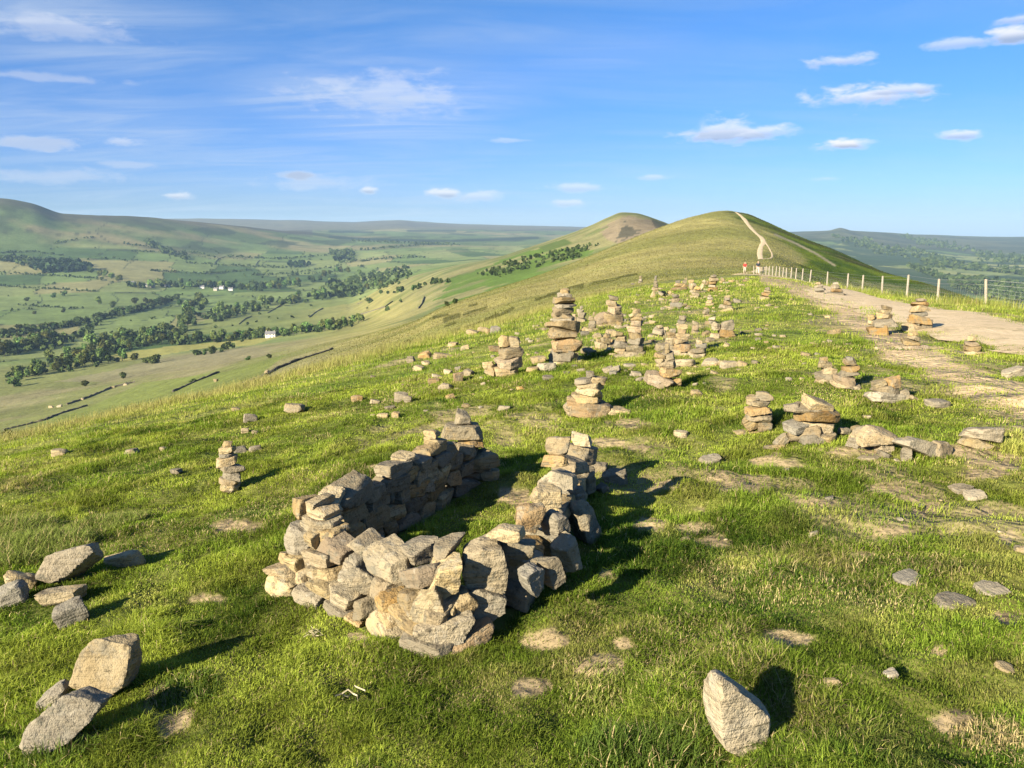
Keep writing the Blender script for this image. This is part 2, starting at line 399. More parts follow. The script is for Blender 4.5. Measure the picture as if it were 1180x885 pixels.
# field pattern of the valley
def voronoi(x, y, size, seed, ang=0.5, squash=1.7):
    ca, sa = math.cos(ang), math.sin(ang)
    wx = (fbm2(x / 500, y / 500, seed + 5, 2) - 0.5) * 160; wy = (fbm2(x / 500, y / 500, seed + 6, 2) - 0.5) * 160
    a = ((x + wx) * ca + (y + wy) * sa) / size; b = (-(x + wx) * sa + (y + wy) * ca) / (size * squash)
    ia = np.floor(a).astype(np.int64); ib = np.floor(b).astype(np.int64)
    f1 = np.full(a.shape, 9.0); f2 = np.full(a.shape, 9.0); cid = np.zeros(a.shape)
    for da in (-1, 0, 1):
        for db in (-1, 0, 1):
            z = np.zeros_like(ia)
            jx = 0.2 + 0.6 * _hash(ia + da, ib + db, z, seed); jy = 0.2 + 0.6 * _hash(ia + da, ib + db, z, seed + 1)
            d = np.maximum(np.abs(ia + da + jx - a), np.abs(ib + db + jy - b)) + 0.25 * np.hypot(ia + da + jx - a, ib + db + jy - b)
            h = _hash(ia + da, ib + db, z, seed + 2)
            new = d < f1
            f2 = np.where(new, f1, np.minimum(f2, d)); cid = np.where(new, h, cid); f1 = np.where(new, d, f1)
    return cid, f2 - f1

def ground_colour(x, y):
    i = np.clip(np.searchsorted(TH, np.arctan2(x, y)), 0, len(TH) - 1); j = np.clip(np.searchsorted(RR, np.hypot(x, y)), 0, NR - 1)
    return col[i, j]

def lerp(a, b, t):
    t = np.asarray(t)[..., None]; return np.asarray(a) * (1 - t) + np.asarray(b) * t

C_TURF = np.array((0.15, 0.19, 0.035)); C_TURF2 = np.array((0.23, 0.245, 0.06)); C_DRY = np.array((0.33, 0.295, 0.105)); C_DRY2 = np.array((0.24, 0.235, 0.07))
C_EARTH = np.array((0.405, 0.305, 0.18)); C_BRACK = np.array((0.055, 0.095, 0.008)); C_BRACK2 = np.array((0.135, 0.18, 0.014)); C_DARK = np.array((0.085, 0.085, 0.02))
C_HEATH = np.array((0.085, 0.075, 0.05)); C_WOOD = np.array((0.035, 0.055, 0.022))

nz1 = fbm2(X / 3.0, Y / 3.0, 101, 4); nz2 = fbm2(X / 40, Y / 40, 102, 4); nz3 = fbm2(X / 260, Y / 260, 103, 4); nzs = fbm2((X + Y) / 18, (X - Y) / 60, 104, 4)
col = lerp(np.broadcast_to(C_TURF, X.shape + (3,)), C_TURF2, sstep(0.35, 0.65, nz1))
# hay-coloured flank beyond the turf
dry = sstep(0.62, 1.0, RG / rC + (nz1 - 0.5) * 0.25) * np.where((UU < 700) | (RG > rC * 1.1), 1.0, 0.75)
turf_far = sstep(700, 790, UU) * (1 - sstep(870, 930, UU))
dry = np.maximum(dry * (1 - turf_far * (1 - sstep(0.9, 1.15, RG / rC))), 0)
dryc = lerp(np.broadcast_to(C_DRY, X.shape + (3,)), C_DRY2, sstep(0.35, 0.65, nz2))
dryc = dryc * (1 + 0.35 * (nzs - 0.5))[..., None]
col = lerp(col, dryc, dry)
# dark bilberry streaks on the left flank
streak = np.zeros(X.shape)
for pts, wd in [([(383,436),(396,429),(405,424)],1.8),([(412,427),(426,418),(440,410)],3.4),([(440,410),(455,402),(472,394)],2.4),([(455,404),(474,397)],1.5),([(388,446),(400,440)],1.3),([(500,366),(515,362)],1.5),([(512,369),(528,363)],2.6),
             ([(514,376),(525,372)],1.8),([(518,386),(536,380),(553,373)],2.8),([(553,373),(575,364),(592,355)],1.8),([(535,362),(560,354)],1.5),([(560,368),(575,362)],1.3),([(540,352),(548,350)],1.3),([(618,345),(640,338),(650,334)],1.8),([(655,332),(672,329)],1.8),([(680,327),(706,322),(735,316)],.9),([(425,440),(438,433)],1.2)]:
    dd = seg_dist(UU + (nz2 - .5) * 5, VV + (nz1 - 0.5) * 3 + (nzs - 0.5) * 3, pts)
    streak = np.maximum(streak, 1 - sstep(wd * .7, wd * 1.25, dd))
streak *= (RG > rC * 1.02) & (RG < rF * 1.05)
# bracken on the right flank of the big hill
rf = (RG > rC * 1.15) & (RG < rF2)
ledge = np.interp(VV.ravel(), [243, 255, 262, 275, 290, 300, 316, 330, 345], [846, 868, 884, 896, 912, 925, 915, 930, 940]).reshape(VV.shape)
br = sstep(-6, 10, UU - ledge + (nz2 - 0.5) * 40 + (nzs - 0.5) * 30) * rf
brc = lerp(np.broadcast_to(C_BRACK, X.shape + (3,)), C_BRACK2, sstep(0.38, 0.66, fbm2(X / 14, Y / 30, 111, 4)))
brc = lerp(brc, np.array((0.2, 0.19, 0.08)), sstep(0.60, 0.70, fbm2(X / 20 + 7, Y / 9, 112, 4)) * 0.6)
brc = lerp(brc, C_DARK * 0.7, sstep(0.58, 0.68, nzs) * 0.7)
col = lerp(col, brc, br)
sheep_track = (1 - sstep(0.6, 1.6, seg_dist(UU, VV, [(893,270),(918,281),(940,292),(962,306)]))) * rf
col = lerp(col, np.array((0.33, 0.29, 0.17)), sheep_track)
# second hill: green foot, hay top, brown scree
h2 = sstep(1.0, 1.06, RG / rF) * (1 - sstep(1.06, 1.14, RG / rG)) * sstep(425, 505, UU + (nz2 - .5) * 60) * (UU < 870)
h2c = lerp(np.broadcast_to(np.array((0.25, 0.235, 0.10)), X.shape + (3,)), np.array((0.15, 0.175, 0.06)), sstep(0.4, 0.62, fbm2(X / 70, Y / 30, 121, 4)))
grn = in_poly(UU + (nz2 - 0.5) * 20, VV + (nz2 - 0.5) * 10, [(500,356),(520,322),(560,305),(600,292),(650,285),(690,290),(640,316),(560,342)])
h2c = lerp(h2c, np.array((0.11, 0.175, 0.03)), grn * sstep(0.35, 0.5, nz2 + 0.05))
grn2 = in_poly(UU, VV, [(620,285),(650,275),(660,280),(630,290)]); h2c = lerp(h2c, np.array((0.1, 0.14, 0.035)), grn2 * 1.0)
scree = in_poly(UU + (nz2 - 0.5) * 16, VV + (nz2 - 0.5) * 8, [(690,268),(705,256),(725,249),(750,253),(764,262),(740,280),(712,281),(700,276)])
h2c = lerp(h2c, np.array((0.27, 0.21, 0.135)), scree * 0.85)
rock = in_poly(UU + (nz2 - 0.5) * 8, VV + (fbm2(X / 9, Y / 9, 140, 2) - 0.5) * 10, [(708,278),(715,262),(722,257),(728,264),(738,268),(722,276)]) | in_poly(UU, VV, [(750,252),(773,260),(765,266),(755,262)])
h2c = lerp(h2c, np.array((0.075, 0.075, 0.05)), rock * 0.8)
H2C = h2c
# slopes and fields below the edge, left
lo = np.maximum(sstep(.9, 1.25, RG / rD) * (1 - sstep(300, 450, UU + (nz2 - .5) * 90)), (RG > rG * 1.06) * (UU < 870)) * (1 - h2)
cid, edge = voronoi(X, Y, 150, 201, 0.35, 1.8)
fc = lerp(np.broadcast_to(np.array((0.16, 0.23, 0.065)), X.shape + (3,)), np.array((0.26, 0.30, 0.10)), sstep(0.1, 0.9, cid))
fc = np.where((cid > 0.86)[..., None], np.array((0.29, 0.275, 0.11)), fc)
fc = np.where((cid < 0.12)[..., None], np.array((0.085, 0.14, 0.04)), fc)
fc = fc * (0.9 + 0.35 * (nz2 - 0.5))[..., None]
hedge = 1 - sstep(0.012, 0.04, edge + (nz2 - 0.5) * 0.03)
fc = lerp(fc, np.array((0.04, 0.058, 0.024)), hedge * 0.85)
rough = lerp(np.broadcast_to(np.array((0.20, 0.215, 0.07)), X.shape + (3,)), np.array((0.275, 0.25, 0.12)), sstep(0.45, 0.65, nz3 + (nz2 - 0.5) * 0.3))
lowc = lerp(rough, fc, sstep(0.86, 0.98, RG / rF2 + (nz3 - 0.5) * 0.2))
smooth_field = in_poly(UU, VV + 0 * UU, [(0,508),(45,486),(105,468),(165,441),(262,428),(330,408),(300,432),(200,468),(100,492)])
lowc = lerp(lowc, np.array((0.19, 0.225, 0.055)), smooth_field * 0.9)
yel = in_poly(UU, VV, [(115,412),(150,405),(195,399),(285,391),(330,386),(290,398),(230,402),(140,417)]); lowc = lerp(lowc, np.array((0.34, 0.32, 0.09)), yel * 0.9)
grf = in_poly(UU, VV, [(205,378),(240,368),(300,358),(380,345),(400,348),(398,362),(330,376),(250,385),(212,386)]); lowc = lerp(lowc, np.array((0.19, 0.225, 0.065)) * (1 + 0.3 * (nz2 - .5))[..., None], grf * 0.9)
heathy = in_poly(UU + (nz2 - 0.5) * 20, VV, [(170,418),(240,405),(300,400),(310,408),(240,422),(120,440),(60,440)]); lowc = lerp(lowc, np.array((0.26, 0.235, 0.125)), heathy * 0.8)
col = lerp(col, lowc, lo); col = lerp(col, H2C, h2); col = lerp(col, C_DARK, streak * 0.8 * (1 - h2))
# far hillside and moor, left
hill = sstep(0.93, 1.1, RG / rI + (nz3 - 0.5) * 0.35) * (UU < 860) * (1 - h2) * (RG > rH)
hc = lerp(np.broadcast_to(np.array((0.12, 0.17, 0.055)), X.shape + (3,)), np.array((0.25, 0.22, 0.10)), sstep(0.52, 0.70, fbm2(X / 500, Y / 230, 131, 5)))
hc = lerp(hc, np.array((0.05, 0.07, 0.03)), sstep(0.56, 0.66, fbm2(X / 160, Y / 320, 132, 4)) * 0.8)
cid2, edge2 = voronoi(X, Y, 330, 231, 0.2, 2.0)
hc = hc * (0.85 + 0.35 * cid2)[..., None]
hc = lerp(hc, np.array((0.05, 0.06, 0.03)), (1 - sstep(0.008, 0.022, edge2)) * (RG < rJ * 0.92) * 0.8)
top = sstep(0.90, 0.985, RG / rJ + (nz3 - 0.5) * 0.12) * (UU < 360)
hc = lerp(hc, C_HEATH, top * 0.85)
col = lerp(col, hc, hill)
moor = sstep(0.97, 1.05, RG / rK) * (UU < 860)
mc = lerp(np.broadcast_to(np.array((0.10, 0.09, 0.07)), X.shape + (3,)), np.array((0.14, 0.13, 0.075)), sstep(0.42, 0.6, fbm2(X / 900, Y / 900, 141, 4)))
col = lerp(col, mc, moor)
plant = ((1 - sstep(0.9, 2.0, seg_dist(UU, VV, [(380,273),(430,276),(520,277.5),(620,274)]))) + (1 - sstep(0.8, 1.7, seg_dist(UU, VV, [(380,266.5),(430,268)]))) + (1 - sstep(0.8, 1.6, seg_dist(UU, VV, [(470,266),(525,266)])))) * (RG > rI)
col = lerp(col, np.array((0.03, 0.045, 0.025)), np.clip(plant, 0, 1) * 0.9)
# right valley: woods and fields
rv = (RG > rF2) & (UU >= 860)
cid3, edge3 = voronoi(X, Y, 210, 301, 0.9, 1.5)
rc_ = lerp(np.broadcast_to(np.array((0.12, 0.19, 0.06)), X.shape + (3,)), np.array((0.32, 0.33, 0.12)), sstep(0.45, 0.85, cid3))
wood = np.maximum(sstep(0.50, 0.545, fbm2(X / 330, Y / 330, 311, 5)), (cid3 < 0.36) * 1.0)
rc_ = lerp(rc_, np.array((0.05, 0.08, 0.034)), np.maximum(wood * 0.9, (1 - sstep(0.02, 0.06, edge3)) * 0.9))
up = sstep(0.92, 1.0, RG / rJ)
upc = lerp(np.broadcast_to(np.array((0.11, 0.115, 0.06)), X.shape + (3,)), np.array((0.06, 0.075, 0.04)), sstep(0.45, 0.6, fbm2(X / 420, Y / 260, 312, 5)))
rc_ = lerp(rc_, upc, up * 0.9)
col = np.where(rv[..., None], rc_, col)
# worn earth and stony blotches near by
em = np.maximum(earth_mask(UU, VV, X, Y) * (RG < 14) * 0.9, track_mask(UU, VV, X, Y) * (RG < rC) * (RG > 5))
sc_e = scatter_earth(X, Y) * sstep(3.2, 4.6, RG) * (RG < rC * 0.95) * (UU > 380) * 0.6
em = np.clip(np.maximum(em, sc_e), 0, 1) * (RG < rC * 1.02)
col = lerp(col, C_EARTH, em); col = lerp(col, np.array((0.56, 0.42, 0.25)), track_mask(UU, VV, X, Y) * (RG < rC) * (RG > 5) * .9)
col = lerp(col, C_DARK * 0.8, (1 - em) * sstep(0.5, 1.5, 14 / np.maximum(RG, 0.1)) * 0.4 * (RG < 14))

col = col * 0.8
nT = len(TH)
idx = np.arange(nT * NR).reshape(nT, NR)
a_ = idx[:-1, :-1].ravel(); b_ = idx[1:, :-1].ravel(); c_ = idx[1:, 1:].ravel(); d_ = idx[:-1, 1:].ravel()
quads = np.stack([a_, d_, c_, b_], 1)
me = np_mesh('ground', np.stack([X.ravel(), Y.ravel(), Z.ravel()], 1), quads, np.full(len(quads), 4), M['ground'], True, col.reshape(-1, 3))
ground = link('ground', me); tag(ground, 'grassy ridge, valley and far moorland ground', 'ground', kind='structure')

# ------------------------------------------------------------------ gravel path: ribbons laid on the ground
def mat_path():
    m, nt, out = new_mat('path_gravel'); k = NT(nt)
    pos = k.n('ShaderNodeNewGeometry').outputs['Position']
    n1 = k.noise(pos, 0.8, 6, 0.6); n2 = k.noise(pos, 7, 6, 0.75)
    c = k.mix(k.ramp(n1, 0.3, 0.7), (0.66, 0.52, 0.32), (0.55, 0.42, 0.245))
    c = k.hsv(c, 0.5, 1.0, k.ramp(n2, 0.2, 0.8, 0.75, 1.25))
    c = k.mix(k.math('MULTIPLY', k.ramp(k.noise(pos, 1.7, 6, 0.7), 0.54, 0.66), 0.6), c, (0.33, 0.26, 0.14))
    c = k.mix(k.math('MULTIPLY', k.ramp(k.noise(pos, 5, 4, 0.7), 0.58, 0.66), 0.5), c, (0.70, 0.60, 0.43))
    principled(k, out, c, 0.95, n2, 0.9, 0.05, 0.1); return m
M['path'] = mat_path()

def ribbon(name, pts, lift, label):
    """pts: (point, half width) along the centre line"""
    P = [p for p, w in pts]; W = [w for p, w in pts]
    cum = [0]
    for a, b in zip(P[:-1], P[1:]): cum.append(cum[-1] + (b - a).length)
    n = max(30, int(cum[-1] / 0.7)); s = np.linspace(0, cum[-1], n)
    xs = pchip(cum, [p.x for p in P], s); ys = pchip(cum, [p.y for p in P], s); ws = np.interp(s, cum, W)
    tx = np.gradient(xs); ty = np.gradient(ys); tl = np.hypot(tx, ty) + 1e-9; nx, ny = ty / tl, -tx / tl
    V = []; m = 7
    for j in range(m):
        f = (j / (m - 1)) * 2 - 1
        e = 1 + 0.30 * (fbm2(s * 0.6 + 40 * np.sign(f), s * 0 + 3, 61, 4) - 0.5) * 2
        vx = xs + nx * ws * f * e; vy = ys + ny * ws * f * e
        V.append(np.stack([vx, vy, H(vx, vy) + lift * (1 - 0.8 * abs(f) ** 4)], 1))
    V = np.concatenate(V)
    fs = [(j * n + i, (j + 1) * n + i, (j + 1) * n + i + 1, j * n + i + 1) for j in range(m - 1) for i in range(n - 1)]
    o = link(name, np_mesh(name, V, fs, [4] * len(fs), M['path'], True)); tag(o, label, 'path', kind='structure'); return o

PATH_C = []
for u, v0, v1 in [(1180,372,396),(1130,364.5,382),(1100,360.5,375),(1075,357.5,368.5),(1045,352,360.5),(1015,347,353),(985,341.5,346)]:
    p0, p1 = hit(u, v0, 3), hit(u, v1, 3)
    if (p0 - p1).length > 3.4: p0 = p1 + (p0 - p1).normalized() * 3.4
    m_ = (p0 + p1) / 2; PATH_C.append((Vector((m_.x, m_.y, hz(m_.x, m_.y))), (p0 - p1).length * .5))
PATH_C.insert(0, (PATH_C[0][0] * 2 - PATH_C[1][0], PATH_C[0][1])); PATH_C.insert(0, (PATH_C[0][0] * 2 - PATH_C[1][0] + Vector((.6, -.3, 0)), PATH_C[0][1]))
for u, r, w in [(960,58,.9),(937,67,.85),(915,77,.85),(895,88,.9),(878,99,.95),(864,109,1.0),(853,119,1.1),(851,131,1.2),(858,142,1.2),(868,152,1.2),(877,165,1.3),(877,182,1.3)]:
    PATH_C.append((at(u, r), w))
ribbon('path', PATH_C, 0.05, 'pale gravel path along the wire fence')
HP = [(876.5,299,.7),(875.5,291,.85),(877,284,.75),(879.5,278,.95),(876.5,273,1.0),(871.5,269,.8),(866.5,264,1.0),(861.5,258,.95),(858,253,1.1),(854,249,.9),(848,244.8,.7)]
ribbon('worn_path', [(hit(u, v, 140), w) for u, v, w in HP], 0.12, 'eroded tan path climbing the big hill')
HP2 = [(877,299,.35),(886,298,.3),(890,295,.3),(888,289,.3),(883,281,.3),(879,276,.35)]
ribbon('worn_path', [(hit(u, v, 140), w) for u, v, w in HP2], 0.10, 'thin looped side path at the foot of the big hill')

# ------------------------------------------------------------------ rough gritstone blocks
_dirs = {}
def cube_sphere(n):
    if n in _dirs: return _dirs[n]
    bm = bmesh.new(); bmesh.ops.create_cube(bm, size=2.0)
    bmesh.ops.subdivide_edges(bm, edges=bm.edges[:], cuts=n - 1, use_grid_fill=True)
    bm.verts.ensure_lookup_table()
    D = np.array([v.co[:] for v in bm.verts]); D = D * (1.0 - 0.25 * (D ** 2).max(1)[:, None] * 0)
    D /= np.linalg.norm(D, axis=1)[:, None] ** 0.75   # keeps more points near the block's edges
    D /= np.linalg.norm(D, axis=1)[:, None]
    fs = np.array([[v.index for v in f.verts] for f in bm.faces]); bm.free()
    _dirs[n] = (D, fs); return _dirs[n]

def stone_mesh(w, d, h, seed, mat, n=9, jag=1.0, name='stone', taper=0.0, shear=0.0, poly=None):
    """a quarried-looking lump: a box of tilted facets with knocked-off corners and a rough skin"""
    rg = np.random.default_rng(seed)
    D, fs = cube_sphere(n)
    half = np.array([w, d, h]) / 2
    q = D * half; q /= np.linalg.norm(q, axis=1)[:, None]
    normals = []; dist = []
    for ax in range(3):
        for sg in (-1, 1):
            nv = rg.normal(0, 0.13 * jag, 3); nv[ax] = sg
            if ax != 2: nv[2] += taper * 0.6
            nv /= np.linalg.norm(nv); normals.append(nv); dist.append(half[ax] * rg.uniform(0.9, 1.02))
    if poly is not None:            # an upright slab: the outline's edges give the side facets
        normals = normals[2:4]; dist = dist[2:4]
        pp_ = [Vector(a) for a in poly]; m_ = len(pp_)
        ar = sum(pp_[i].x * pp_[(i + 1) % m_].y - pp_[(i + 1) % m_].x * pp_[i].y for i in range(m_))
        if ar < 0: pp_ = pp_[::-1]
        for i in range(m_):
            e = pp_[(i + 1) % m_] - pp_[i]; nv = np.array((e.y, rg.normal(0, .12) * e.length, -e.x)); nv /= np.linalg.norm(nv)
            dd = pp_[i].x * nv[0] + pp_[i].y * nv[2]
            if dd > 0.004: normals.append(nv); dist.append(dd)
    for _ in range(int(7 + 3 * jag) if poly is None else 3):
        nv = rg.normal(0, 1, 3); nv /= np.linalg.norm(nv)
        sup = np.abs(nv * half).sum()
        normals.append(nv); dist.append(sup * (rg.uniform(0.58, 0.86) if poly is None else rg.uniform(.8, .95)))
    N = np.array(normals); dist = np.array(dist)
    dn = q @ N.T
    p = 44.0
    inv = np.where(dn > 1e-6, dn / dist[None], 0.0)
    r = (inv ** p).sum(1) ** (-1 / p)
    V = q * r[:, None]
    sm = float(np.min(half))
    f = 1.6 / max(sm, 0.02)
    off = rg.uniform(0, 50, 3)
    nn = (noise3(V * f * 0.6 + off, seed) - 0.5) * 0.12 + (noise3(V * f * 1.7 + off, seed + 1) - 0.5) * 0.11 + (noise3(V * f * 4.5 + off, seed + 3) - 0.5) * 0.06 + (noise3(V * np.array([f, f, f * 3.0]) + off, seed + 2) - 0.5) * 0.10
    V = V + q * (nn * sm * jag)[:, None]
    if shear: V[:, 0] += shear * V[:, 2]
    me = np_mesh(name, V, fs, np.full(len(fs), 4), mat, True)
    me.set_sharp_from_angle(angle=R(24))
    return me, V

SEED = [1000]
def nseed():
    SEED[0] += 1; return SEED[0]
TONES = ['grit', 'grit', 'grit_pale', 'grit_orange', 'grit_grey']
def tone(rg, t=None):
    return M[t] if t else M[TONES[int(rg.integers(0, len(TONES)))]]

def dist_to(p): return (p - Vector((0, 0, CAM_Z))).length
def px2m(px, p): return px * ((p.y * CP - (p.z - CAM_Z) * SP)) / F_PX

def stack(root, stones, n, rg):
    """stones bottom to top: (width, depth, height, x, y, roll, tone)  -> children of root, each resting on the one below"""
    z = -0.03 * stones[0][2] - 0.01
    for (w, d, h, x, y, roll, t) in stones:
        me, V = stone_mesh(w, d, h, nseed(), tone(rg, t), n)
        yaw = rg.uniform(-0.5, 0.5)
        rot = Euler((rg.normal(0, 0.04), roll, yaw))
        P = V @ np.array(rot.to_matrix()).T
        lo, hi = np.percentile(P[:, 2], 4), np.percentile(P[:, 2], 96)
        link('stone', me, root, (x, y, z - lo), rot)
        z += (hi - lo) * 0.97
    return z

# ------------------------------------------------------------------ cairns
def cairn(u, v, hpx, wpx, topw, n, label, seed, tones=None, lean=0.0, cap=None, flat=1.0, group='stone cairns stacked on the turf', feet=0):
    p = hit(u, v, 2.0); rg = np.random.default_rng(seed)
    Hm = px2m(hpx, p) * 1.0; Wm = px2m(wpx, p); Tm = px2m(topw, p)
    root = thing('cairn', label, 'cairn', p, rg.uniform(-0.3, 0.3), group)
    hs = rg.uniform(0.65, 1.35, n) * np.linspace(1.15, 0.85, n); hs = hs / hs.sum() * Hm * 1.04
    st = []; x = 0
    for i in range(n):
        f = i / max(1, n - 1)
        w = (Wm * (1 - f) + Tm * f) * rg.uniform(0.85, 1.12)
        if n > 8 and 0.2 < f < 0.9: w *= rg.uniform(0.85, 1.0)
        d = w * rg.uniform(0.75, 1.05)
        x = lean * Hm * f + rg.normal(0, 0.05) * w
        st.append((w, d, hs[i], x, rg.normal(0, 0.03) * w, rg.normal(0, 0.07), tones[i % len(tones)] if tones else None))
    if cap: st[-1] = (Tm * 0.6, Tm * 0.5, hs[-1] * 1.5, x, 0, 0.05, cap)
    res = 10 if hpx > 48 else (8 if hpx > 28 else 5)
    stack(root, st, res, rg)
    for k in range(feet):
        a = rg.uniform(-2.6, -0.3) if k % 2 else rg.uniform(-1, 4); s = Wm * rg.uniform(0.3, 0.5)
        me, V = stone_mesh(s, s * 0.8, s * 0.55, nseed(), tone(rg), max(4, res - 2))
        lx, ly = math.cos(a) * Wm * 0.72, math.sin(a) * Wm * 0.72
        ca, sa = math.cos(root.rotation_euler.z), math.sin(root.rotation_euler.z)
        gz = hz(p.x + lx * ca - ly * sa, p.y + lx * sa + ly * ca) - p.z
        link('stone', me, root, (lx, ly, gz + s * 0.2), (0, rg.normal(0, 0.2), rg.uniform(0, 3)))
    return root

def custom(u, v, wpx, rows, label, seed, group='stone cairns stacked on the turf', res=9, rz=0.0, cat='cairn', name='cairn', far=2.0):
    """rows: stones as (centre px, base px, width px, height px, roll, tone) drawn relative to the pixel (u, v) of the foot"""
    p = hit(u, v, far); rg = np.random.default_rng(seed)
    k = px2m(1.0, p)
    root = thing(name, label, cat, p, rz, group)
    for row in rows:
        du, dv, w, h, roll, t = row[:6]; dep = row[6] if len(row) > 6 else rg.uniform(0.7, 0.95); dy = row[7] if len(row) > 7 else 0.0
        sh = row[8] if len(row) > 8 else 0.0
        me, V = stone_mesh(w * k, max(0.5 * h * k, w * k * dep), h * k, nseed(), tone(rg, t), res + 3, jag=1.15, shear=sh)
        gz = 0
        if dv <= 0.5: gz = hz(p.x + du * k, p.y + dy * k) - p.z
        link('stone', me, root, ((du + rg.normal(0, .035) * w) * k, dy * k, (dv + h / 2) * k + gz - 0.01), (rg.normal(0, 0.07), roll + rg.normal(0, .05), rg.uniform(-0.4, 0.4)))
    return root

G = 'grit'; GO = 'grit_orange'; GG = 'grit_grey'; GP = 'grit_pale'
custom(265, 565, 24, [(1,-2,20,13,0.25,GP),(-1,9,24,8,-.05,G),(2,16,22,10,.05,GG),(3,25,28,7,.1,GG),(-1,31,24,10,-.08,G),(0,40,17,6,0,GG),(0,45,19,8,-.1,GP),(1,52,10,8,.1,G)],
       'slender cairn of eight stones standing alone on the left slope', 31, res=9)
custom(650, 420, 34, [(0,-2,38,8,.0,GP,.8),(2,5,36,12,.02,G,.8),(3,16,38,15,.0,GO,.8),(-2,30,33,13,.05,G),(-2,41,37,9,.03,G),(-1,49,28,6,0,GP),(-2,54,29,7,-.05,G),(-1,60,25,7,.05,G),(-1,66,28,5,0,GP),(-2,70,26,8,-.04,G),(0,77,16,5,.05,GG),(0,81,11,6,.0,G)],
       'tallest cairn, a slim tower of a dozen flat stones on a square block', 32, res=9)
custom(680, 480, 46, [(0,-3,48,24,.02,GO,.8),(-4,19,40,9,-.06,G),(-1,27,38,8,.05,GP),(-3,34,36,7,-.05,GP),(8,39,20,9,.35,G),(-8,39,22,7,-.1,GG),(-1,46,9,9,0,GG),(-21,2,18,16,-.4,G),(31,-2,30,12,.2,GP,.7,-6)],
       'squat cairn of flat slabs on one big tan square block', 33, res=10)
custom(588, 432, 38, [(-3,-2,34,13,.03,G),(-2,10,34,12,0,GO),(0,21,27,13,-.02,G),(-6,33,12,13,.1,G),(5,34,13,11,-.2,GP),(-22,2,14,9,.1,G),(-26,8,14,8,0,GP),(-17,28,16,6,.1,G,.8,6),(42,3,26,11,-.08,GP,.7,3),(26,1,15,9,.15,G)],
       'cairn of three wide square blocks with two lumps on top', 34)
custom(766, 448, 30, [(-8,-4,12,7,.1,GP),(6,-5,14,8,0,G),(-5,2,32,16,.12,GO,.8),(10,5,18,8,0,GO),(5,15,24,10,.12,GO),(2,24,21,11,0,G),(2,34,14,9,0,GG),(-8,31,14,5,.1,GP),(-5,37,16,5,.0,G),(1,42,5,14,-.08,GP)],
       'cairn of orange blocks topped by one thin upright stone', 35)
custom(870, 497, 30, [(-5,2,16,17,-.5,G),(9,1,18,13,0,G),(3,14,32,10,.06,G),(2,23,30,9,0,GO),(3,32,24,7,0,GP),(6,38,20,10,.1,G),(-6,38,16,4,0,GP),(-16,-5,14,9,0,GP),(0,-6,20,7,.05,G)],
       'tapering cairn of seven tan stones beside the broad heavy cairn', 36)
custom(932, 508, 56, [(2,-4,38,15,.0,GG,.7,-8),(-8,0,40,16,-.1,G),(12,2,44,12,0,G),(10,13,34,12,.05,GP),(-16,14,34,9,-.15,GG),(4,24,54,14,.03,GO),(-6,35,36,8,.1,GG),(6,37,34,13,.08,GP),(-22,36,18,9,-.15,G),(-32,-2,9,22,.9,GP),(-40,-3,24,9,.1,G),(44,6,14,8,.1,GG,.8,10),(60,10,14,6,.0,GP,.8,10)],
       'broad heavy cairn of thick slabs with a slab leaning on its left', 37, res=10)
custom(949, 441, 20, [(0,-2,22,7,0,G),(2,4,22,9,0,GG),(4,12,17,8,.05,G),(0,19,16,7,-.15,GP),(-2,25,9,6,.1,G)], 'small leaning cairn of five stones, left one of a close pair', 38, res=7)
custom(976, 446, 26, [(0,-3,30,9,.1,GP),(-3,5,24,9,.15,GO),(1,13,22,7,0,G),(1,19,20,7,0,GO),(1,26,13,8,.05,G),(0,32,9,5,0,GG)], 'neat tapering cairn of six stones, right one of a close pair', 39, res=7)
custom(1012, 385, 28, [(0,-2,28,13,0,GO,.9),(3,11,30,8,-.15,GG),(5,18,17,7,0,G),(6,24,13,5,.05,GP),(6,29,12,4,0,G),(-10,11,7,6,.1,GP),(-10,17,9,6,-.1,G),(12,-6,16,4,.05,GP,.7,-5)], 'cairn on a square block with a tiny second stack beside it', 40, res=7)
custom(1057, 381, 26, [(-5,-2,20,11,0,G),(9,-2,12,13,0,G),(-1,9,18,9,0,GO),(0,17,16,6,0,GG),(-1,22,21,8,.05,G),(0,29,19,5,0,GO),(0,34,10,4,0,G)], 'square chimney-shaped cairn at the edge of the gravel path', 41, res=7)
custom(1053, 403, 26, [(0,-2,28,8,0,GO,.8),(-3,6,20,6,0,G),(-2,12,14,5,.1,GP),(-2,17,10,4,0,G),(-14,-3,12,6,.1,G)], 'low pyramid cairn on the bare earth below the chimney-shaped one', 42, res=6)
custom(1119, 408, 36, [(2,-3,30,7,0,GP,.8),(0,3,18,8,0,G),(-1,10,16,5,0,GO),(-1,15,9,7,.1,GP),(-16,-3,18,6,.1,G)], 'little cairn in the grass between earth track and gravel path', 43, res=6)
custom(1018, 463, 40, [(-1,-2,41,13,0,GP,.6),(0,10,28,11,.05,G),(8,18,17,12,0,GO),(-9,18,16,8,-.3,GP),(22,4,12,12,-.4,G),(32,1,22,6,.4,GP)], 'long pale slab carrying three angular lumps', 44)
custom(1007, 520, 48, [(12,-2,21,15,0,G,.8),(0,12,48,17,.02,G,.6),(-16,2,22,14,0,GG,.6,8)], 'thick flat slab propped like a bench on one square block', 45)
custom(1008, 526, 34, [(-6,-6,24,10,-.3,GG),(10,-5,18,12,.6,GG)], 'two split grey shards lying below the propped slab', 46)
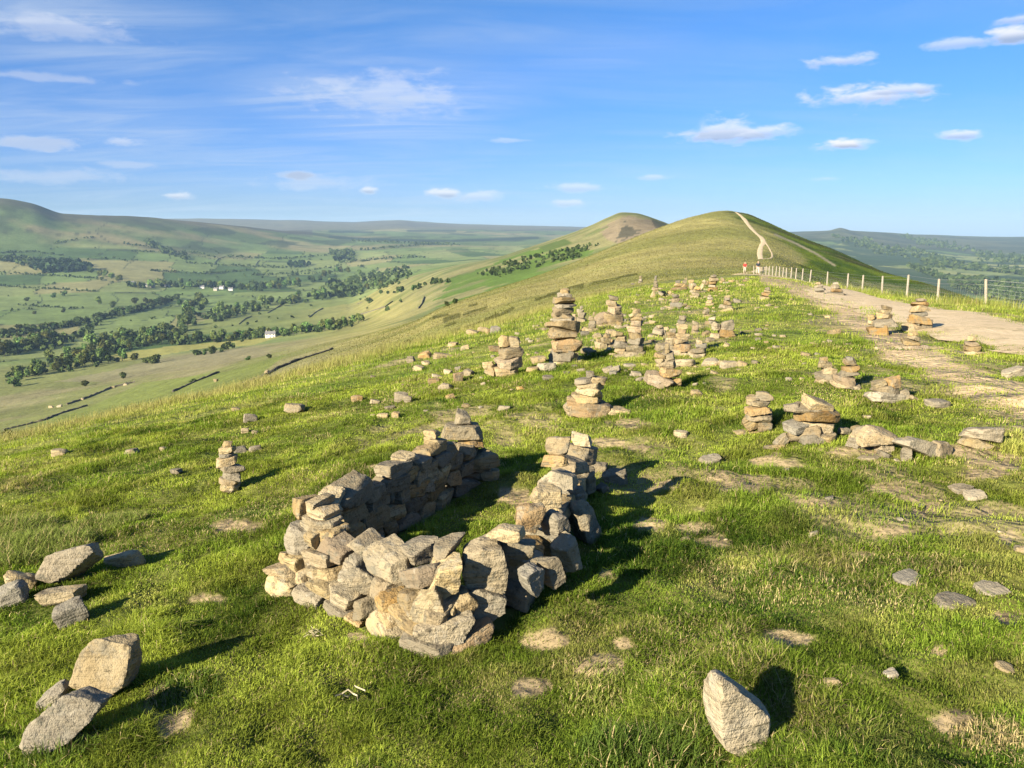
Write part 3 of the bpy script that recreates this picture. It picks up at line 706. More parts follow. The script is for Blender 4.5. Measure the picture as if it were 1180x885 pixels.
custom(1044, 530, 20, [(0,-4,12,20,.1,GG,.8),(22,8,66,16,.33,GP,.3,4),(44,0,34,20,.35,G,.4,9),(0,20,9,7,0,GP,.8,5),(4,-14,8,9,.1,GG),(-11,-3,8,6,0,GP)], 'long slab tilted up on a short grey upright stone', 47)
custom(1131, 513, 46, [(0,-3,48,11,.06,GP,.6),(-1,8,44,14,-.03,G,.6)], 'two thick slabs laid flat one on the other', 48)
custom(714, 412, 18, [(1,-2,18,8,0,GG),(0,5,15,8,0,G),(0,12,16,9,.05,GG),(1,20,13,6,0,G),(-2,25,14,6,.1,GP)], 'short cairn in the shade of the tallest tower, joined to a taller one', 49, res=7)
custom(731, 412, 24, [(2,-2,24,10,.05,GG),(1,7,18,9,0,GG),(2,15,17,8,0,GG),(0,22,15,8,.05,G),(-1,29,16,8,0,GO),(1,36,13,8,.1,GO),(1,43,15,5,-.15,G),(0,47,12,5,.1,GP),(1,51,9,5,0,G),(18,-2,24,6,0,GG,.7),(35,0,22,12,.1,GG,.6,4)], 'tall slim cairn whose lower half stands in the tower shadow', 50, res=7)
custom(661, 384, 12, [(0,-2,11,7,0,G),(0,5,10,5,.1,G),(0,10,11,5,-.1,GP),(0,14,7,6,0,G),(0,19,5,4,0,G),(4,-6,12,4,.2,GP)], 'thin small cairn close behind the tallest tower', 51, res=6)
custom(704, 373, 40, [(2,-2,22,15,.15,G),(-10,-2,17,14,-.4,GO),(4,12,17,10,0,GO),(1,21,15,6,.05,G),(3,27,10,5,0,GG),(14,-1,10,6,.2,GG),(-5,-4,26,5,0,GP,.6,-6),(19,-3,9,5,.1,GP)], 'boulder-footed cairn with a big stone leaning against its left side', 52, res=7)
custom(683, 381, 20, [(0,-3,16,6,0,G),(-1,3,9,5,0,GG),(0,7,8,5,.1,GG),(-2,12,6,5,0,GP),(1,17,2.5,5,.1,GP),(-10,-2,8,8,.1,G)], 'knobbly little cairn with a pointed tip beside a flat slab', 53, res=6)
custom(787, 409, 24, [(-4,-2,24,8,0,G),(-1,6,20,9,0,GO),(-2,14,19,6,0,G),(-1,19,17,7,.05,G),(-2,26,10,6,0,GO),(-3,31,12,6,-.1,GP),(-3,37,10,4,.1,GG),(-2,41,8,5,0,G),(-12,12,6,8,.2,GP)], 'tallest of the crowded cairns in the middle of the field', 54, res=7)
custom(805, 411, 24, [(0,-2,22,7,.15,GP),(-1,5,18,5,0,G),(1,10,14,6,-.1,GG),(0,15,8,5,.1,G)], 'low cairn of thin slabs leaning on the crowded middle cairns', 55, res=6)
custom(801, 384, 12, [(0,-2,12,6,.2,G),(0,4,9,6,.1,GO),(0,10,7,4,0,GP)], 'three-stone little cairn behind the crowded middle ones', 56, res=6)
custom(837, 388, 30, [(1,-2,20,10,0,GO,.9),(0,8,15,11,0,G,.9),(-12,8,10,8,.1,GP),(-13,-2,11,8,.1,G)], 'two big square blocks set one on the other like a chair', 57, res=7)
custom(837, 358, 26, [(0,-1,26,4,0,GP,.4),(0,3,14,4,0,GG),(1,7,9,5,.1,G),(1,12,8,4,-.1,G),(0,15,6,3,0,GP)], 'small cairn standing on one long narrow slab', 58, res=6)
custom(813, 366, 10, [(0,-1,9,5,0,G),(0,4,8,4,.1,GP),(0,7,7,3,-.2,GG),(0,10,5,2.5,0,G)], 'tiny rounded cairn beside the long narrow slab', 59, res=6)
custom(777, 356, 26, [(0,-2,26,5,.1,GP,.6),(1,2,14,6,.2,GG),(1,8,10,5,0,G),(1,13,7,4,0,GG),(-11,-1,10,4,0,G),(20,0,14,3,.0,G,.5)], 'pyramid cairn on a spread of pale slabs', 60, res=6)
custom(754.5, 343, 9, [(-2,-1,5,9,.05,G),(0,8,7,4,0,G),(0,12,6,4,0,GG),(0,16,4,4,0,G),(0,20,3,5,.05,GG),(7,3,8,4,.4,GG)], 'thin spire cairn at the left of the far cluster', 61, res=6)
custom(738, 326, 6, [(0,-1,5,3,0,G),(0,2,4,3,0,GG),(0,5,3,3,0,G)], 'tiny lone cairn far down the left edge of the field', 62, res=5)
custom(797, 338, 12, [(0,-1,9,5,0,G),(0,4,6,5,.1,G),(0,8,4,4,0,GP),(0,12,4,4,0,G),(5,-1,8,8,-.3,G)], 'slim cairn in the far cluster with a slab propped at its right', 63, res=6)
custom(821.5, 336, 13, [(0,-1,10,6,0,GO),(0,5,10,3,0,G),(0,8,9,4,0,GO),(0,12,10,4,0,G),(0,16,6,3,0,GG)], 'stout pillar cairn at the right of the far cluster', 64, res=6)
custom(817.5, 352, 9, [(0,-1,9,4,0,GP),(0,3,7,4,.1,G),(0,7,6,3,0,GP),(0,10,4,2.5,0,G)], 'pale small cairn in front of the stout far pillar', 65, res=5)
custom(783, 335, 16, [(0,-1,16,6,.05,GO),(-2,5,9,4,0,G),(-2,9,6,3,0,GG)], 'humped low cairn in the middle of the far cluster', 66, res=5)
custom(810, 331, 9, [(0,-1,8,3,.1,G),(2,2,3,7,-.45,GP),(5,2,3,6,.4,G)], 'three far stones propped together like a tripod', 67, res=5)
custom(833, 326, 8, [(0,-1,7,3,0,GO),(0,2,5,3,.2,G),(-1,4,3,2.5,0,G)], 'farthest cairn, a brown heap near the walkers', 68, res=5)
custom(840, 326, 12, [(0,-1,11,2.5,0,GP),(3,1.2,6,2.5,0,G)], 'two pale slabs lying flat near the farthest cairn', 69, res=5)
custom(882, 345, 14, [(0,-1,13,5,0,G),(-1,4,11,4,0,GO),(1,8,8,3,0,G),(1,11,6,3,0,GG)], 'lone brown cairn on the turf right of the far cluster', 70, res=6)
custom(943, 339, 18, [(0,-1,16,5,0,G),(1,4,14,3,0,GG),(0,7,9,4,.1,GP),(-1,11,7,3,0,GP)], 'squat cairn by the fence, left one of two', 71, res=6)
custom(962, 341, 18, [(0,-1,17,6,.1,G),(1,5,13,4,0,GO),(0,9,10,4,0,G),(0,13,7,3,-.1,GP),(9,-1,7,5,.2,GP)], 'squat cairn by the fence, right one of two', 72, res=6)
custom(756, 388, 20, [(-3,-2,16,5,0,GP),(1,3,14,7,.15,G),(8,-1,8,9,-.2,GP),(3,10,7,4,0,GP)], 'loose low heap of pale blocks left of the crowded middle cairns', 73, res=6)
custom(806, 338, 16, [(-3,-1,9,5,.1,GP),(5,-1,8,4,-.1,G),(2,3,4,9,.35,GP,.8),(-3,4,7,4,0,GO),(-6,8,4,4,.1,G)], 'broken heap of pale slabs leaning together in the far cluster', 74, res=4)
custom(793, 331, 14, [(-4,-1,8,5,.1,GO),(4,-1,8,6,0,GP),(3,5,5,4,.1,G),(-4,4,5,4,-.2,GG),(-3,8,3,3,0,G)], 'twin-topped low heap at the back of the far cluster', 75, res=4)
custom(800, 343, 12, [(0,-1,12,4,0,GP),(1,3,8,3,.1,G),(4,-1,4,6,.2,GG)], 'flat pale pair of slabs at the front of the far cluster', 76, res=4)
custom(768, 341, 14, [(0,-1,9,4,.2,GG),(5,-1,8,4,-.1,GP),(-4,2,6,4,.3,G),(3,3,5,3,0,GO)], 'tumbled small heap beside the thin far spire', 77, res=4)
custom(697, 401, 22, [(-5,-2,14,8,.1,GO),(6,-2,14,7,-.1,G),(0,5,12,8,.2,GP),(-7,5,7,6,0,GP),(2,12,7,5,.1,G)], 'untidy heap of tan blocks between the tallest tower and the shaded pair', 78, res=5)
custom(670, 371, 12, [(0,-2,12,7,.1,GP),(0,5,9,6,0,G),(-1,10,7,5,.15,GP),(0,15,4,4,0,GG)], 'pale small stack on the brow behind the tallest tower', 79, res=5)
custom(772, 394, 16, [(0,-2,9,8,.1,GP),(6,-2,8,9,-.15,G),(1,6,9,6,0,G),(3,11,6,5,.2,GP)], 'squarish pale stack left of the tallest crowded cairn', 80, res=5)
custom(820, 373, 12, [(0,-1,10,5,0,GG),(0,4,8,4,.1,GP),(-5,-1,6,5,.2,G)], 'two-stone stump in front of the long narrow slab', 81, res=4)
custom(716, 378, 14, [(0,-1,13,4,0,GP),(-2,3,7,5,.3,G),(6,-1,6,5,-.2,GP)], 'white splintered slabs heaped right of the boulder-footed cairn', 82, res=4)

# ------------------------------------------------------------------ the horseshoe of dry stones
SH = thing('stone_ring', 'waist-low horseshoe of rough dry-laid stones open at its far end', 'stone shelter', hit(470, 690))
def shelter_stone(c, w, d, h, yaw, roll=0.0, pitch=0.0, t=None, n=9, jag=1.0, shear=0.0, poly=None):
    me, V = stone_mesh(w, d, h, nseed(), M[t] if t else M[TONES[SEED[0] * 7 % 5]], n + 5, jag, shear=shear, poly=poly)
    return link('stone', me, SH, Vector(c) - SH.location, Euler((pitch, roll, yaw)))

# front wall: every stone of its face, set where its sight line meets the wall's outer face
FACE = [hit(298, 684), hit(350, 701), hit(410, 722), hit(462, 746), hit(512, 757), hit(575, 737), hit(606, 712)]
def face_point(u, v, batter=0.10, inset=0.0):
    th, t = ray(u, v); d = Vector((math.sin(th), math.cos(th), t)); o = Vector((0, 0, CAM_Z))
    best = None
    for a, b in zip(FACE[:-1], FACE[1:]):
        e = (b - a); e.z = 0; L = e.length; e /= L
        nrm = Vector((e.y, -e.x, 0))          # outward, towards the camera
        n3 = (nrm + Vector((0, 0, batter))).normalized()
        q = a - nrm * inset
        s = (q - o).dot(n3) / d.dot(n3); p = o + d * s
        k = (p - a).dot(e) / L
        cost = max(0, -k, k - 1)
        if best is None or cost < best[0]: best = (cost, p, math.atan2(e.y, e.x), nrm)
    return best[1], best[2], best[3], th

# (u, v, width px, height px, roll, tone, set back from the face)
FS = [(319,674,34,25,.05,GP,0),(320,657,32,15,-.1,G,.03),(351,686,31,24,.1,G,0),(337,622,27,35,.05,GP,.05),(336,645,16,15,0,GP,.04),(324,645,13,20,-.25,G,.08),
 (357,600,38,15,.03,GG,.10),(341,585,12,24,-.12,G,.08),(357,578,17,10,-.1,GP,.12),(362,588,24,11,.05,G,.12),(369,614,28,15,.2,G,.10),(356,619,13,25,.05,G,.06),
 (379,632,38,22,.05,GO,.08),(362,643,34,18,-.05,G,.05),(363,661,35,18,.02,G,.03),(367,674,40,12,.05,GP,.0),(344,664,14,22,-.35,G,.04),
 (387,687,37,22,.08,GP,.0),(385,702,38,19,.15,G,0),(403,664,44,24,.5,GP,.02),(410,628,26,17,.1,G,.08),(405,643,15,17,0,GP,.05),
 (435,648,46,37,.15,GP,.05),(434,674,19,24,.05,G,.03),(413,697,27,22,-.45,GG,0),(438,691,29,18,.0,GO,0),(439,706,27,15,.05,G,0),(403,712,16,11,.2,GO,-.01),
 (474,661,40,19,-.32,GO,.03),(466,687,29,23,-.3,G,.02),(464,712,36,24,.25,G,.0),
 (440,728,62,22,.28,GP,-.03),(486,743,58,22,.20,GG,-.03),(544,737,62,20,-.33,GO,-.03),
 (522,720,70,26,-.25,GP,-.01),(519,668,38,46,.15,GP,.04),(536,694,28,30,-.15,G,.03),(483,695,35,40,.25,GP,.0),(499,709,25,30,.1,G,.0),(516,700,7,14,0,G,.03),
 (573,650,54,58,-.06,GP,.02),(577,690,40,36,.25,GP,.01),(556,705,20,30,.3,GG,.06)]
POLY = {(573,650): [(546,649),(552,631.5),(567,622),(589,623),(594,634),(599.5,655),(595,679),(577,683),(555,672)], (577,690): [(552,674),(563,670),(595,683),(593,698),(567,713),(559,700)],
 (519,668): [(499,689),(501,670),(511.5,649),(540.5,640),(538,676.5),(510.5,693)], (522,720): [(485,724),(488,711),(515,708),(550,699),(556,713),(544,732),(514,739)], (483,695): [(467,709),(473,687),(496.5,669),(503,687),(509,696),(505,718),(484,719)],
 (403,664): [(382,650),(392,646),(423,664),(424,680),(415,685),(388,668)]}
front_objs = []
for (u, v, w, h, roll, t, inset) in FS:
    p, yaw, nrm, th = face_point(u, v, 0.12, inset)
    k = px2m(1.0, p); w = w / max(.78, math.cos(yaw + th))
    big = max(w, h) > 45
    dep = min(max(0.17, w * k * 0.7), 0.24)
    c = p - nrm * (dep * 0.42); c.z += (p.z - CAM_Z) / math.hypot(p.x, p.y) * dep * 0.30
    sh_ = 0.35 if (u, v) == (519, 668) else 0.0
    po = POLY.get((u, v))
    if po:
        shelter_stone(c, w * k * 1.06, dep, h * k * 1.06, -th + (yaw + th) * .15, 0, 0.0, t, 13, 1.0, 0.0, [((a - u) * k, (v - b) * k * 1.05) for a, b in po]); continue
    shelter_stone(c, w * k * 1.06, dep, h * k * 1.06, yaw, roll, 0.06, t, 11 if big else 9, 1.0, sh_)
# backing of the front wall so that it stands two stones thick, with dark inner copes
for (u, v, w, h, t, ins) in [(471,636,45,22,GG,.20),(507,638,24,18,GG,.17),(400,670,34,26,G,.16),(360,660,30,36,GG,.16),(445,690,40,26,GG,.17),(490,700,36,26,G,.17),(535,700,36,30,GG,.16)]:
    p, yaw, nrm, th = face_point(u, v, 0.1, ins); k = px2m(1.0, p)
    shelter_stone(p - nrm * .06, w * k, 0.2, h * k, yaw, 0, 0, t, 8)

def wall_run(P, tops, thick, seed, course=0.095):
    """P: base line points; tops: wall height at each; lays courses of uneven blocks"""
    rg = np.random.default_rng(seed)
    cum = [0]
    for a, b in zip(P[:-1], P[1:]): cum.append(cum[-1] + Vector((b.x - a.x, b.y - a.y)).length)
    Lt = cum[-1]; z = 0.0; row = 0
    while True:
        hh = course * rg.uniform(0.85, 1.25)
        if z + hh * 0.5 > max(tops): break
        s = -rg.uniform(0, 0.1)
        while s < Lt:
            ln = rg.uniform(0.15, 0.32); m = s + ln / 2
            if m > Lt + 0.05: break
            top = np.interp(m, cum, tops)
            if z + hh * 0.6 <= top:
                x = np.interp(m, cum, [p.x for p in P]); y = np.interp(m, cum, [p.y for p in P])
                x2 = np.interp(m + .05, cum, [p.x for p in P]); y2 = np.interp(m + .05, cum, [p.y for p in P]); x1 = np.interp(m - .05, cum, [p.x for p in P]); y1 = np.interp(m - .05, cum, [p.y for p in P])
                yaw = math.atan2(y2 - y1, x2 - x1)
                shelter_stone((x + rg.normal(0, .012), y + rg.normal(0, .012), hz(x, y) + z + hh / 2), ln * 1.08, thick * rg.uniform(.85, 1.15), hh * 1.15, yaw + rg.normal(0, .12), rg.normal(0, .06), rg.normal(0, .08), None, 7)
            s += ln
        z += hh; row += 1

def lerpv(a, b, f): return a + (b - a) * f
LW0, LW1 = hit(358, 669), hit(541, 557)
wall_run([LW0, lerpv(LW0, LW1, .35), lerpv(LW0, LW1, .7), LW1], [0.26, 0.33, 0.355, 0.375], 0.14, 5, 0.10)
RW0, RW1 = hit(598, 690), hit(668, 577)
wall_run([RW0, lerpv(RW0, RW1, .5), RW1], [0.24, 0.27, 0.28], 0.16, 8, 0.12)

def on_wall(u, v, A, B, off=0.0):
    """point of the sight line over the vertical plane through a wall's base line"""
    th, t = ray(u, v); d = Vector((math.sin(th), math.cos(th), t)); o = Vector((0, 0, CAM_Z))
    e = Vector((B.x - A.x, B.y - A.y, 0)).normalized(); nrm = Vector((e.y, -e.x, 0))
    s = (A + nrm * off - o).dot(nrm) / d.dot(nrm)
    return o + d * s, math.atan2(e.y, e.x), nrm
# left wall: long copes, then the pillar at its far end
def cope(u, v, w, h, A, B, t, roll=0.0, dep=0.2, off=0.0, yaw_add=0.0, along=None, n=10, shear=0.0):
    p, yaw, nrm = on_wall(u, v, A, B, off); k = px2m(1.0, p)
    L = along if along else w * k
    shelter_stone(p, L, dep, h * k, yaw + yaw_add, roll, 0, t, n, 1.0, shear)
cope(384,578,24,30,LW0,LW1,GP,-.1,.15)
cope(405,566,60,24,LW0,LW1,GG,-.1,.16,along=0.46)
cope(452,541,40,18,LW0,LW1,GG,-.05,.15,along=0.30)
cope(466,528,20,10,LW0,LW1,GP,0,.16,along=0.16)
cope(478,532,22,14,LW0,LW1,GG,0,.2,along=0.2)
cope(489,521,18,12,LW0,LW1,G,.1,.18)
cope(501,511,20,14,LW0,LW1,GP,0,.18)
cope(512,520,26,22,LW0,LW1,GG,0,.2)
cope(497,500,12,9,LW0,LW1,G,.1,.12)
# end pillar
PB = hit(545, 553); kk = px2m(1.0, PB)
for (du, dv, w, h, roll, t, dy) in [(2,-2,40,16,0,GG,0.02),(5,13,36,14,0,GG,0.0),(-8,26,30,14,.05,G,.03),(12,18,28,17,-.08,GP,-.05),(-2,39,30,10,0,GO,0),(-11,48,44,19,.05,GP,0),(-10,66,19,13,.1,GG,0),(20,-3,20,18,.1,GP,-.06),(-28,24,28,18,0,GG,.03),(-24,8,30,18,0,GG,.03)]:
    shelter_stone((PB.x + du * kk, PB.y + dy, PB.z + (dv + h / 2) * kk), w * kk, .22 if w > 25 else .13, h * kk, 0.15, roll, 0, t, 10)
p = hit(508, 575); shelter_stone(p + Vector((0, 0, .05)), .19, .12, .09, .4, .1, .5, GG)
p = hit(432, 640); shelter_stone(p + Vector((0, 0, .05)), .16, .14, .11, .2, .1, .2, GG)
# right wall: big slabs leaning on the outer side, pale copes along the top
def leaner(u, v, w, h, t, off, roll=0.0, dep=.09, n=10):
    p, yaw, nrm = on_wall(u, v, RW0, RW1, off); k = px2m(1.0, p)
    shelter_stone(p, max(.1, w * k), dep, h * k * 1.08, yaw + .9, roll, -.32, t, n, 1.1)
leaner(631,657,30,36,GG,.19,.2); leaner(654,638,33,44,GG,.20,-.2,.12); leaner(672,601,32,56,GG,.17,.05,.11); leaner(695,570,17,30,GG,.16,.05); leaner(612,668,24,34,GG,.14); leaner(640,606,26,40,GG,.12)
p = hit(712, 556); shelter_stone(p + Vector((-.02, 0, .03)), .20, .12, .12, .1, .05, 0, GG, 10)  # grey tone stands in for the shade this stone lies in
cope(587,614,34,17,RW0,RW1,GP,.1,.17,.0); cope(592,633,26,22,RW0,RW1,GG,.1,.2)
cope(610,596,25,31,RW0,RW1,GO,.05,.15,.0,.5); cope(618,618,28,26,RW0,RW1,GG,0,.22)
cope(629,573,29,22,RW0,RW1,GP,.05,.18,.0,.3); cope(637,590,24,18,RW0,RW1,G,0,.2)
cope(645,552,40,20,RW0,RW1,GP,.15,.2,.0,-.2); cope(654,572,30,26,RW0,RW1,GG,.05,.22)
cope(657,537,42,19,RW0,RW1,G,.1,.2,.0,-.3); cope(672,523,44,21,RW0,RW1,GP,.2,.2,.0,-.5); cope(670,506,22,12,RW0,RW1,GP,.05,.15)
cope(642,513,15,21,RW0,RW1,G,.15,.14); cope(640,530,17,13,RW0,RW1,GO,.05,.16); cope(668,552,32,26,RW0,RW1,GG,0,.22); cope(684,545,22,28,RW0,RW1,GG,0,.2)

# ------------------------------------------------------------------ stones lying loose on the turf
PLACED = []   # (x, y, radius): keeps the grass off the stones
def loose(u, v, w, h, label, t=None, roll=0.0, yaw=None, dep=None, sink=0.15, cat='stone', group=None, n=None, pitch=0.0, name='stone', lift=0.0, shear=0.0, hm=None, jag=1.0, taper=0.0, poly=None):
    p = hit(u, v + h * 0.42, 1.2)
    if p is None: return
    k = px2m(1.0, p); sd = nseed(); rg = np.random.default_rng(sd)
    W = w * k; Hh = (hm if hm else max(h * k * 0.85, 0.3 * W)); Dp = dep if dep else W * rg.uniform(.6, .85)
    if n is None: n = 12 if w > 50 else 9 if w > 22 else 6 if w > 9 else 4
    if poly:                       # outline in photo pixels, seen face on
        vb = max(b for a, b in poly); p = hit(u, vb - 2, 1.2); k = px2m(1.0, p); Dp = dep
        cu = sum(a for a, b in poly) / len(poly); cv = sum(b for a, b in poly) / len(poly); f_ = 1 / math.cos(pitch + .45)
        pl = [((a - cu) * k, (cv - b) * k * 1.13) for a, b in poly]; p = hit(cu, vb - 2, 1.2)
        me, V = stone_mesh(W, Dp, Hh, sd, M[t], n, jag, name, poly=pl)
        zz = (vb - cv) * k
        o = link(name, me, None, Vector((p.x, p.y, hz(p.x, p.y) + zz * 1.02 - .015)), Euler((pitch, 0, 0 if yaw is None else yaw)))
        tag(o, label, cat, group); PLACED.append((p.x, p.y, W * .42)); return o
    me, V = stone_mesh(W, Dp, Hh, sd, M[t] if t else tone(rg), n, jag, name, taper, shear)
    o = link(name, me, None, p + Vector((0, Dp * 0.25, Hh * (0.5 - sink) + lift)), Euler((pitch, roll, rg.uniform(-.4, .4) if yaw is None else yaw)))
    tag(o, label, cat, group); PLACED.append((p.x, p.y + Dp * .25, max(W, Dp) * .45)); return o

GL = 'loose stones in the near grass'
loose(125, 766, 62, 62, 'pointed upright boulder with a yellow face, leaning over another stone', GP, dep=.12, yaw=-.12, pitch=-.25, n=16, poly=[(88,782),(96.5,754.5),(112.6,738),(145,729),(164,729),(163,751),(153,780),(129,797)])
loose(74, 822, 92, 46, 'long pitted slab lying against the pointed yellow boulder', GG, dep=.11, yaw=-.1, pitch=-.3, n=16, poly=[(42,843),(50,825),(95,788),(114,789),(126,803),(114,819),(88,844),(56,859)])
loose(60, 805, 40, 26, 'thin slab edge showing behind the long pitted slab', GG, -.6, .3, .1, .1)
loose(40, 846, 26, 30, 'rough grey lump at the low end of the long pitted slab', GG, .4, .2, .08, .2)
loose(82, 650, 68, 32, 'long hump-backed boulder above the pale rocks at the left edge', G, dep=.16, yaw=0., pitch=-.3, n=14, poly=[(51.5,660),(61,643),(84,632),(109,627),(115,639),(99,652),(74,668)])
loose(141, 645, 46, 17, 'flat pale brick-shaped stone right of the hump-backed boulder', GP, -.05, .1, .13, .12)
loose(22, 671, 33, 30, 'white-streaked angular rock between the dark block and hump-backed boulder', GP, .2, .3, .12, .1)
loose(6, 688, 40, 30, 'dark shaded block cut by the left picture edge', GG, -.3, .2, .16, .1)
loose(72, 687, 48, 19, 'low pale rounded stone above the speckled angular stone', GP, -.1, .1, .15, .1)
loose(82, 706, 38, 32, 'speckled angular stone with black lichen spots', GG, -.2, .4, .12, .08)
o = loose(853, 826, 62, 118, 'big pale leaf-shaped slab set on edge in the near turf', GP, dep=.10, yaw=.10, pitch=-.12, n=18, jag=.9, poly=[(812,766),(824,768),(861,794),(885,818),(895,840),(896,873),(861,866),(827,846),(816,822),(810,789)])
loose(1052, 661, 42, 19, 'flat grey rock sunk in turf, left of three near the right edge', GG, .05, .4, .12, .62, hm=.05)
loose(1103, 689, 52, 18, 'flat grey-tan rock sunk in turf, lowest of three near the right edge', GG, .1, .5, .12, .62, hm=.05)
loose(1147, 676, 32, 19, 'pale sunken rock, right one of three near the right edge', GP, .05, .2, .12, .62, hm=.05)
loose(820, 531, 29, 10, 'smooth pale oval stone on the bare earth below the seven-stone cairn', GP, .05)
loose(785, 500, 19, 9, 'small pale flat stone alone in open grass right of the squat slab cairn', GP)
loose(959, 786, 18, 11, 'small tan stone in the grass right of the leaf-shaped slab', G)
loose(938, 616, 14, 9, 'white pebble in the grass above the hay-coloured patches', GP)
loose(1160, 771, 20, 7, 'thin pale sliver of stone near the lower right', GP, .3)
loose(1028, 777, 20, 8, 'pale splintered stone chip in the lower right grass', GP, .1)
loose(790, 622, 12, 7, 'white chip in the grass right of the stone ring', GP)
loose(67, 521, 18, 10, 'pale rounded stone near the left brow of the hill', GP)
loose(150, 521, 18, 10, 'pale stone tilted on edge near the left brow', GP, -.3)
loose(188, 517, 8, 5, 'pebble just right of the tilted stone on the left brow', GP)
loose(202, 543, 14, 7, 'two-toned small stone in long grass left of the slender cairn', GG)
loose(287, 481, 17, 12, 'grey-white block among small stones on the brow', GP, .1)
loose(282, 496, 10, 7, 'small white stone under the grey-white block on the brow', GP)
loose(294, 498, 8, 6, 'pebble right of the small white stone on the brow', GP)
loose(277, 518, 15, 10, 'grey stone behind the slender cairn', GG)
loose(293, 517, 15, 9, 'dark grey flat stone right of the one behind the slender cairn', GG)
loose(338, 470, 24, 14, 'pale angular rock alone on the brow above the ring', GP, .1)
loose(272, 472, 10, 5, 'flat pale chip at the hill brow', GP)
MID = [(411,458.6,13,9,GO,'square-cornered tan stone, leftmost of the mid-slope scatter'),(432,463,13,6,GP,'low pale stone beside the square-cornered tan one'),(462,457,16,15,G,'upright wedge of a close pair on the slope above the ring'),(470,459,10,11,GG,'dark stone tucked against the upright wedge'),
 (449,470,13,6,G,'flat tan stone below the wedge pair'),(441,479,13,7,GP,'pale stone of two above the ring'),(456,478,10,9,G,'tan stone right of the pale one above the ring'),(482,424,14,8,GP,'white stone below the dark rock on the mid slope'),
 (473,414,10,10,GG,'dark wedge rock at the left of the mid-slope scatter'),(489,409,16,10,GO,'brown slab propped beside the dark wedge rock'),(490.5,418,10,6,GP,'pale block below the brown propped slab'),(508,410,21,6,GP,'long thin slab lying flat right of the brown one'),
 (522,396.6,14,6,GP,'bright flat stone on the brow edge'),(536,400,10,7,GP,'small bright stone right of the flat one on the brow'),(500,439,16,7,GO,'tan stone, lower of two touching flat stones'),(504,433.6,13,5,GP,'pale stone, upper of two touching flat stones'),
 (513,445,15,11,G,'cracked grey-tan stone below the two flat ones'),(518,457,12,8,GO,'orange block below the cracked stone'),(528,434,12,15,GO,'orange upright block in a small cluster of four'),(516,428,10,8,GP,'pale stone at the left of the cluster of four'),
 (527,425,8,7,GG,'dark stone at the back of the cluster of four'),(539,429,13,10,GG,'grey stone at the right of the cluster of four'),(537,467,11,6,GP,'pale chip in open grass above the ring pillar'),(581,470,15,7,GP,'splintered pale stones in open grass below the three-block cairn'),
 (557,442,6,4,GP,'white pebble below the cluster of four'),(599,447,8,5,GO,'small tan stone under the three-block cairn'),(621,414,20,10,G,'flat block left of the tallest tower foot'),(700,426,14,8,GP,'pale flat slab between the squat slab cairn and tower'),
 (709,426,13,8,G,'tan block in the grass below the shaded pair'),(725,421,13,5,GP,'white flat stone below the shaded pair'),(743,420,9,4,GP,'thin white slab right of the one below the shaded pair'),
 (789,418,25,11,GP,'long pale slab leaning at the foot of the crowded cairns'),(820,417,21,9,GP,'rounded pale block, left of three right of the crowded cairns'),(841,420,20,9,G,'grey-tan slab, middle of three right of the crowded cairns'),(856,419,11,7,G,'small pale wedge, right of three right of the crowded cairns'),
 (798,431,14,5,GP,'thin pale slab right of the upright-topped orange cairn'),(803,453,14,9,G,'tan wedge stone in open grass right of the orange cairn'),(801,443,7,4,GP,'pebble above the tan wedge stone'),(812,442,5,4,GP,'tiny pebble above the tan wedge stone'),
 (756,430,7,7,GP,'small upright stone left of the orange cairn'),(677,405,16,8,GP,'pale triangular slab right of the tower foot'),(694,398,14,10,GP,'heap-topping pale block right of the tower'),(703,394,12,12,GO,'orange block between tower and shaded pair'),
 (688,387,10,8,GP,'pale lump behind the tower'),(679,381,9,8,GP,'white upright stone behind the tower'),(674,384,14,7,GG,'dark slab in the shade behind the tower'),(765,379,13,6,GP,'flat pale slab in the middle field'),(752,371,8,5,GP,'pale flat stone above the loose low heap'),
 (775,382,8,10,G,'upright tan stone left of the crowded cairns'),(815,384,12,8,G,'tan block left of the chair-like blocks'),(818,391,10,6,GG,'dark stone below the chair-like blocks'),(862,321,6,3,GG,'dark little stone beside the far path'),
 (545,383,16,7,GP,'low pale outcrop stone at the brow, left of four'),(556,380,12,9,GP,'white outcrop stone at the brow, second of four'),(564,381,9,7,G,'tan outcrop stone at the brow, third of four'),(571,379.5,12,10,GG,'dark outcrop rock at the brow, right of four'),
 (735,340,6,4,GG,'dark stone on the far left brow'),(729,327,4,3,GG,'dark speck of a stone beside the tiny lone cairn'),(1170,430,30,12,GP,'pale block half cut by the right edge below the path'),(1040,455,14,5,GP,'thin pale slab right of the three-lump slab'),
 (962,382,14,7,G,'brown stone in the turf left of the block cairn'),(928,408,12,5,GP,'flat pale stone left of the neat pair of cairns'),(875,385,10,4,GP,'white flat stone in the open middle turf'),(1085,468,30,5,GP,'long thin pale stone flush with the turf'),
 (1110,565,28,8,GG,'flat worn rock in the earth below the two thick slabs'),(1125,573,26,6,G,'thin rock edge breaking the turf below the two thick slabs'),(895,400,9,4,GP,'white chip right of the three slabs'),(1000,480,10,5,GP,'small chip above the propped slab'),(1178,633,14,10,GP,'pale rock cut by the right edge')]
for (u, v, w, h, t, lb) in MID: loose(u, v, w, h, lb, t, float(RNG.normal(0, .12)), group=None)
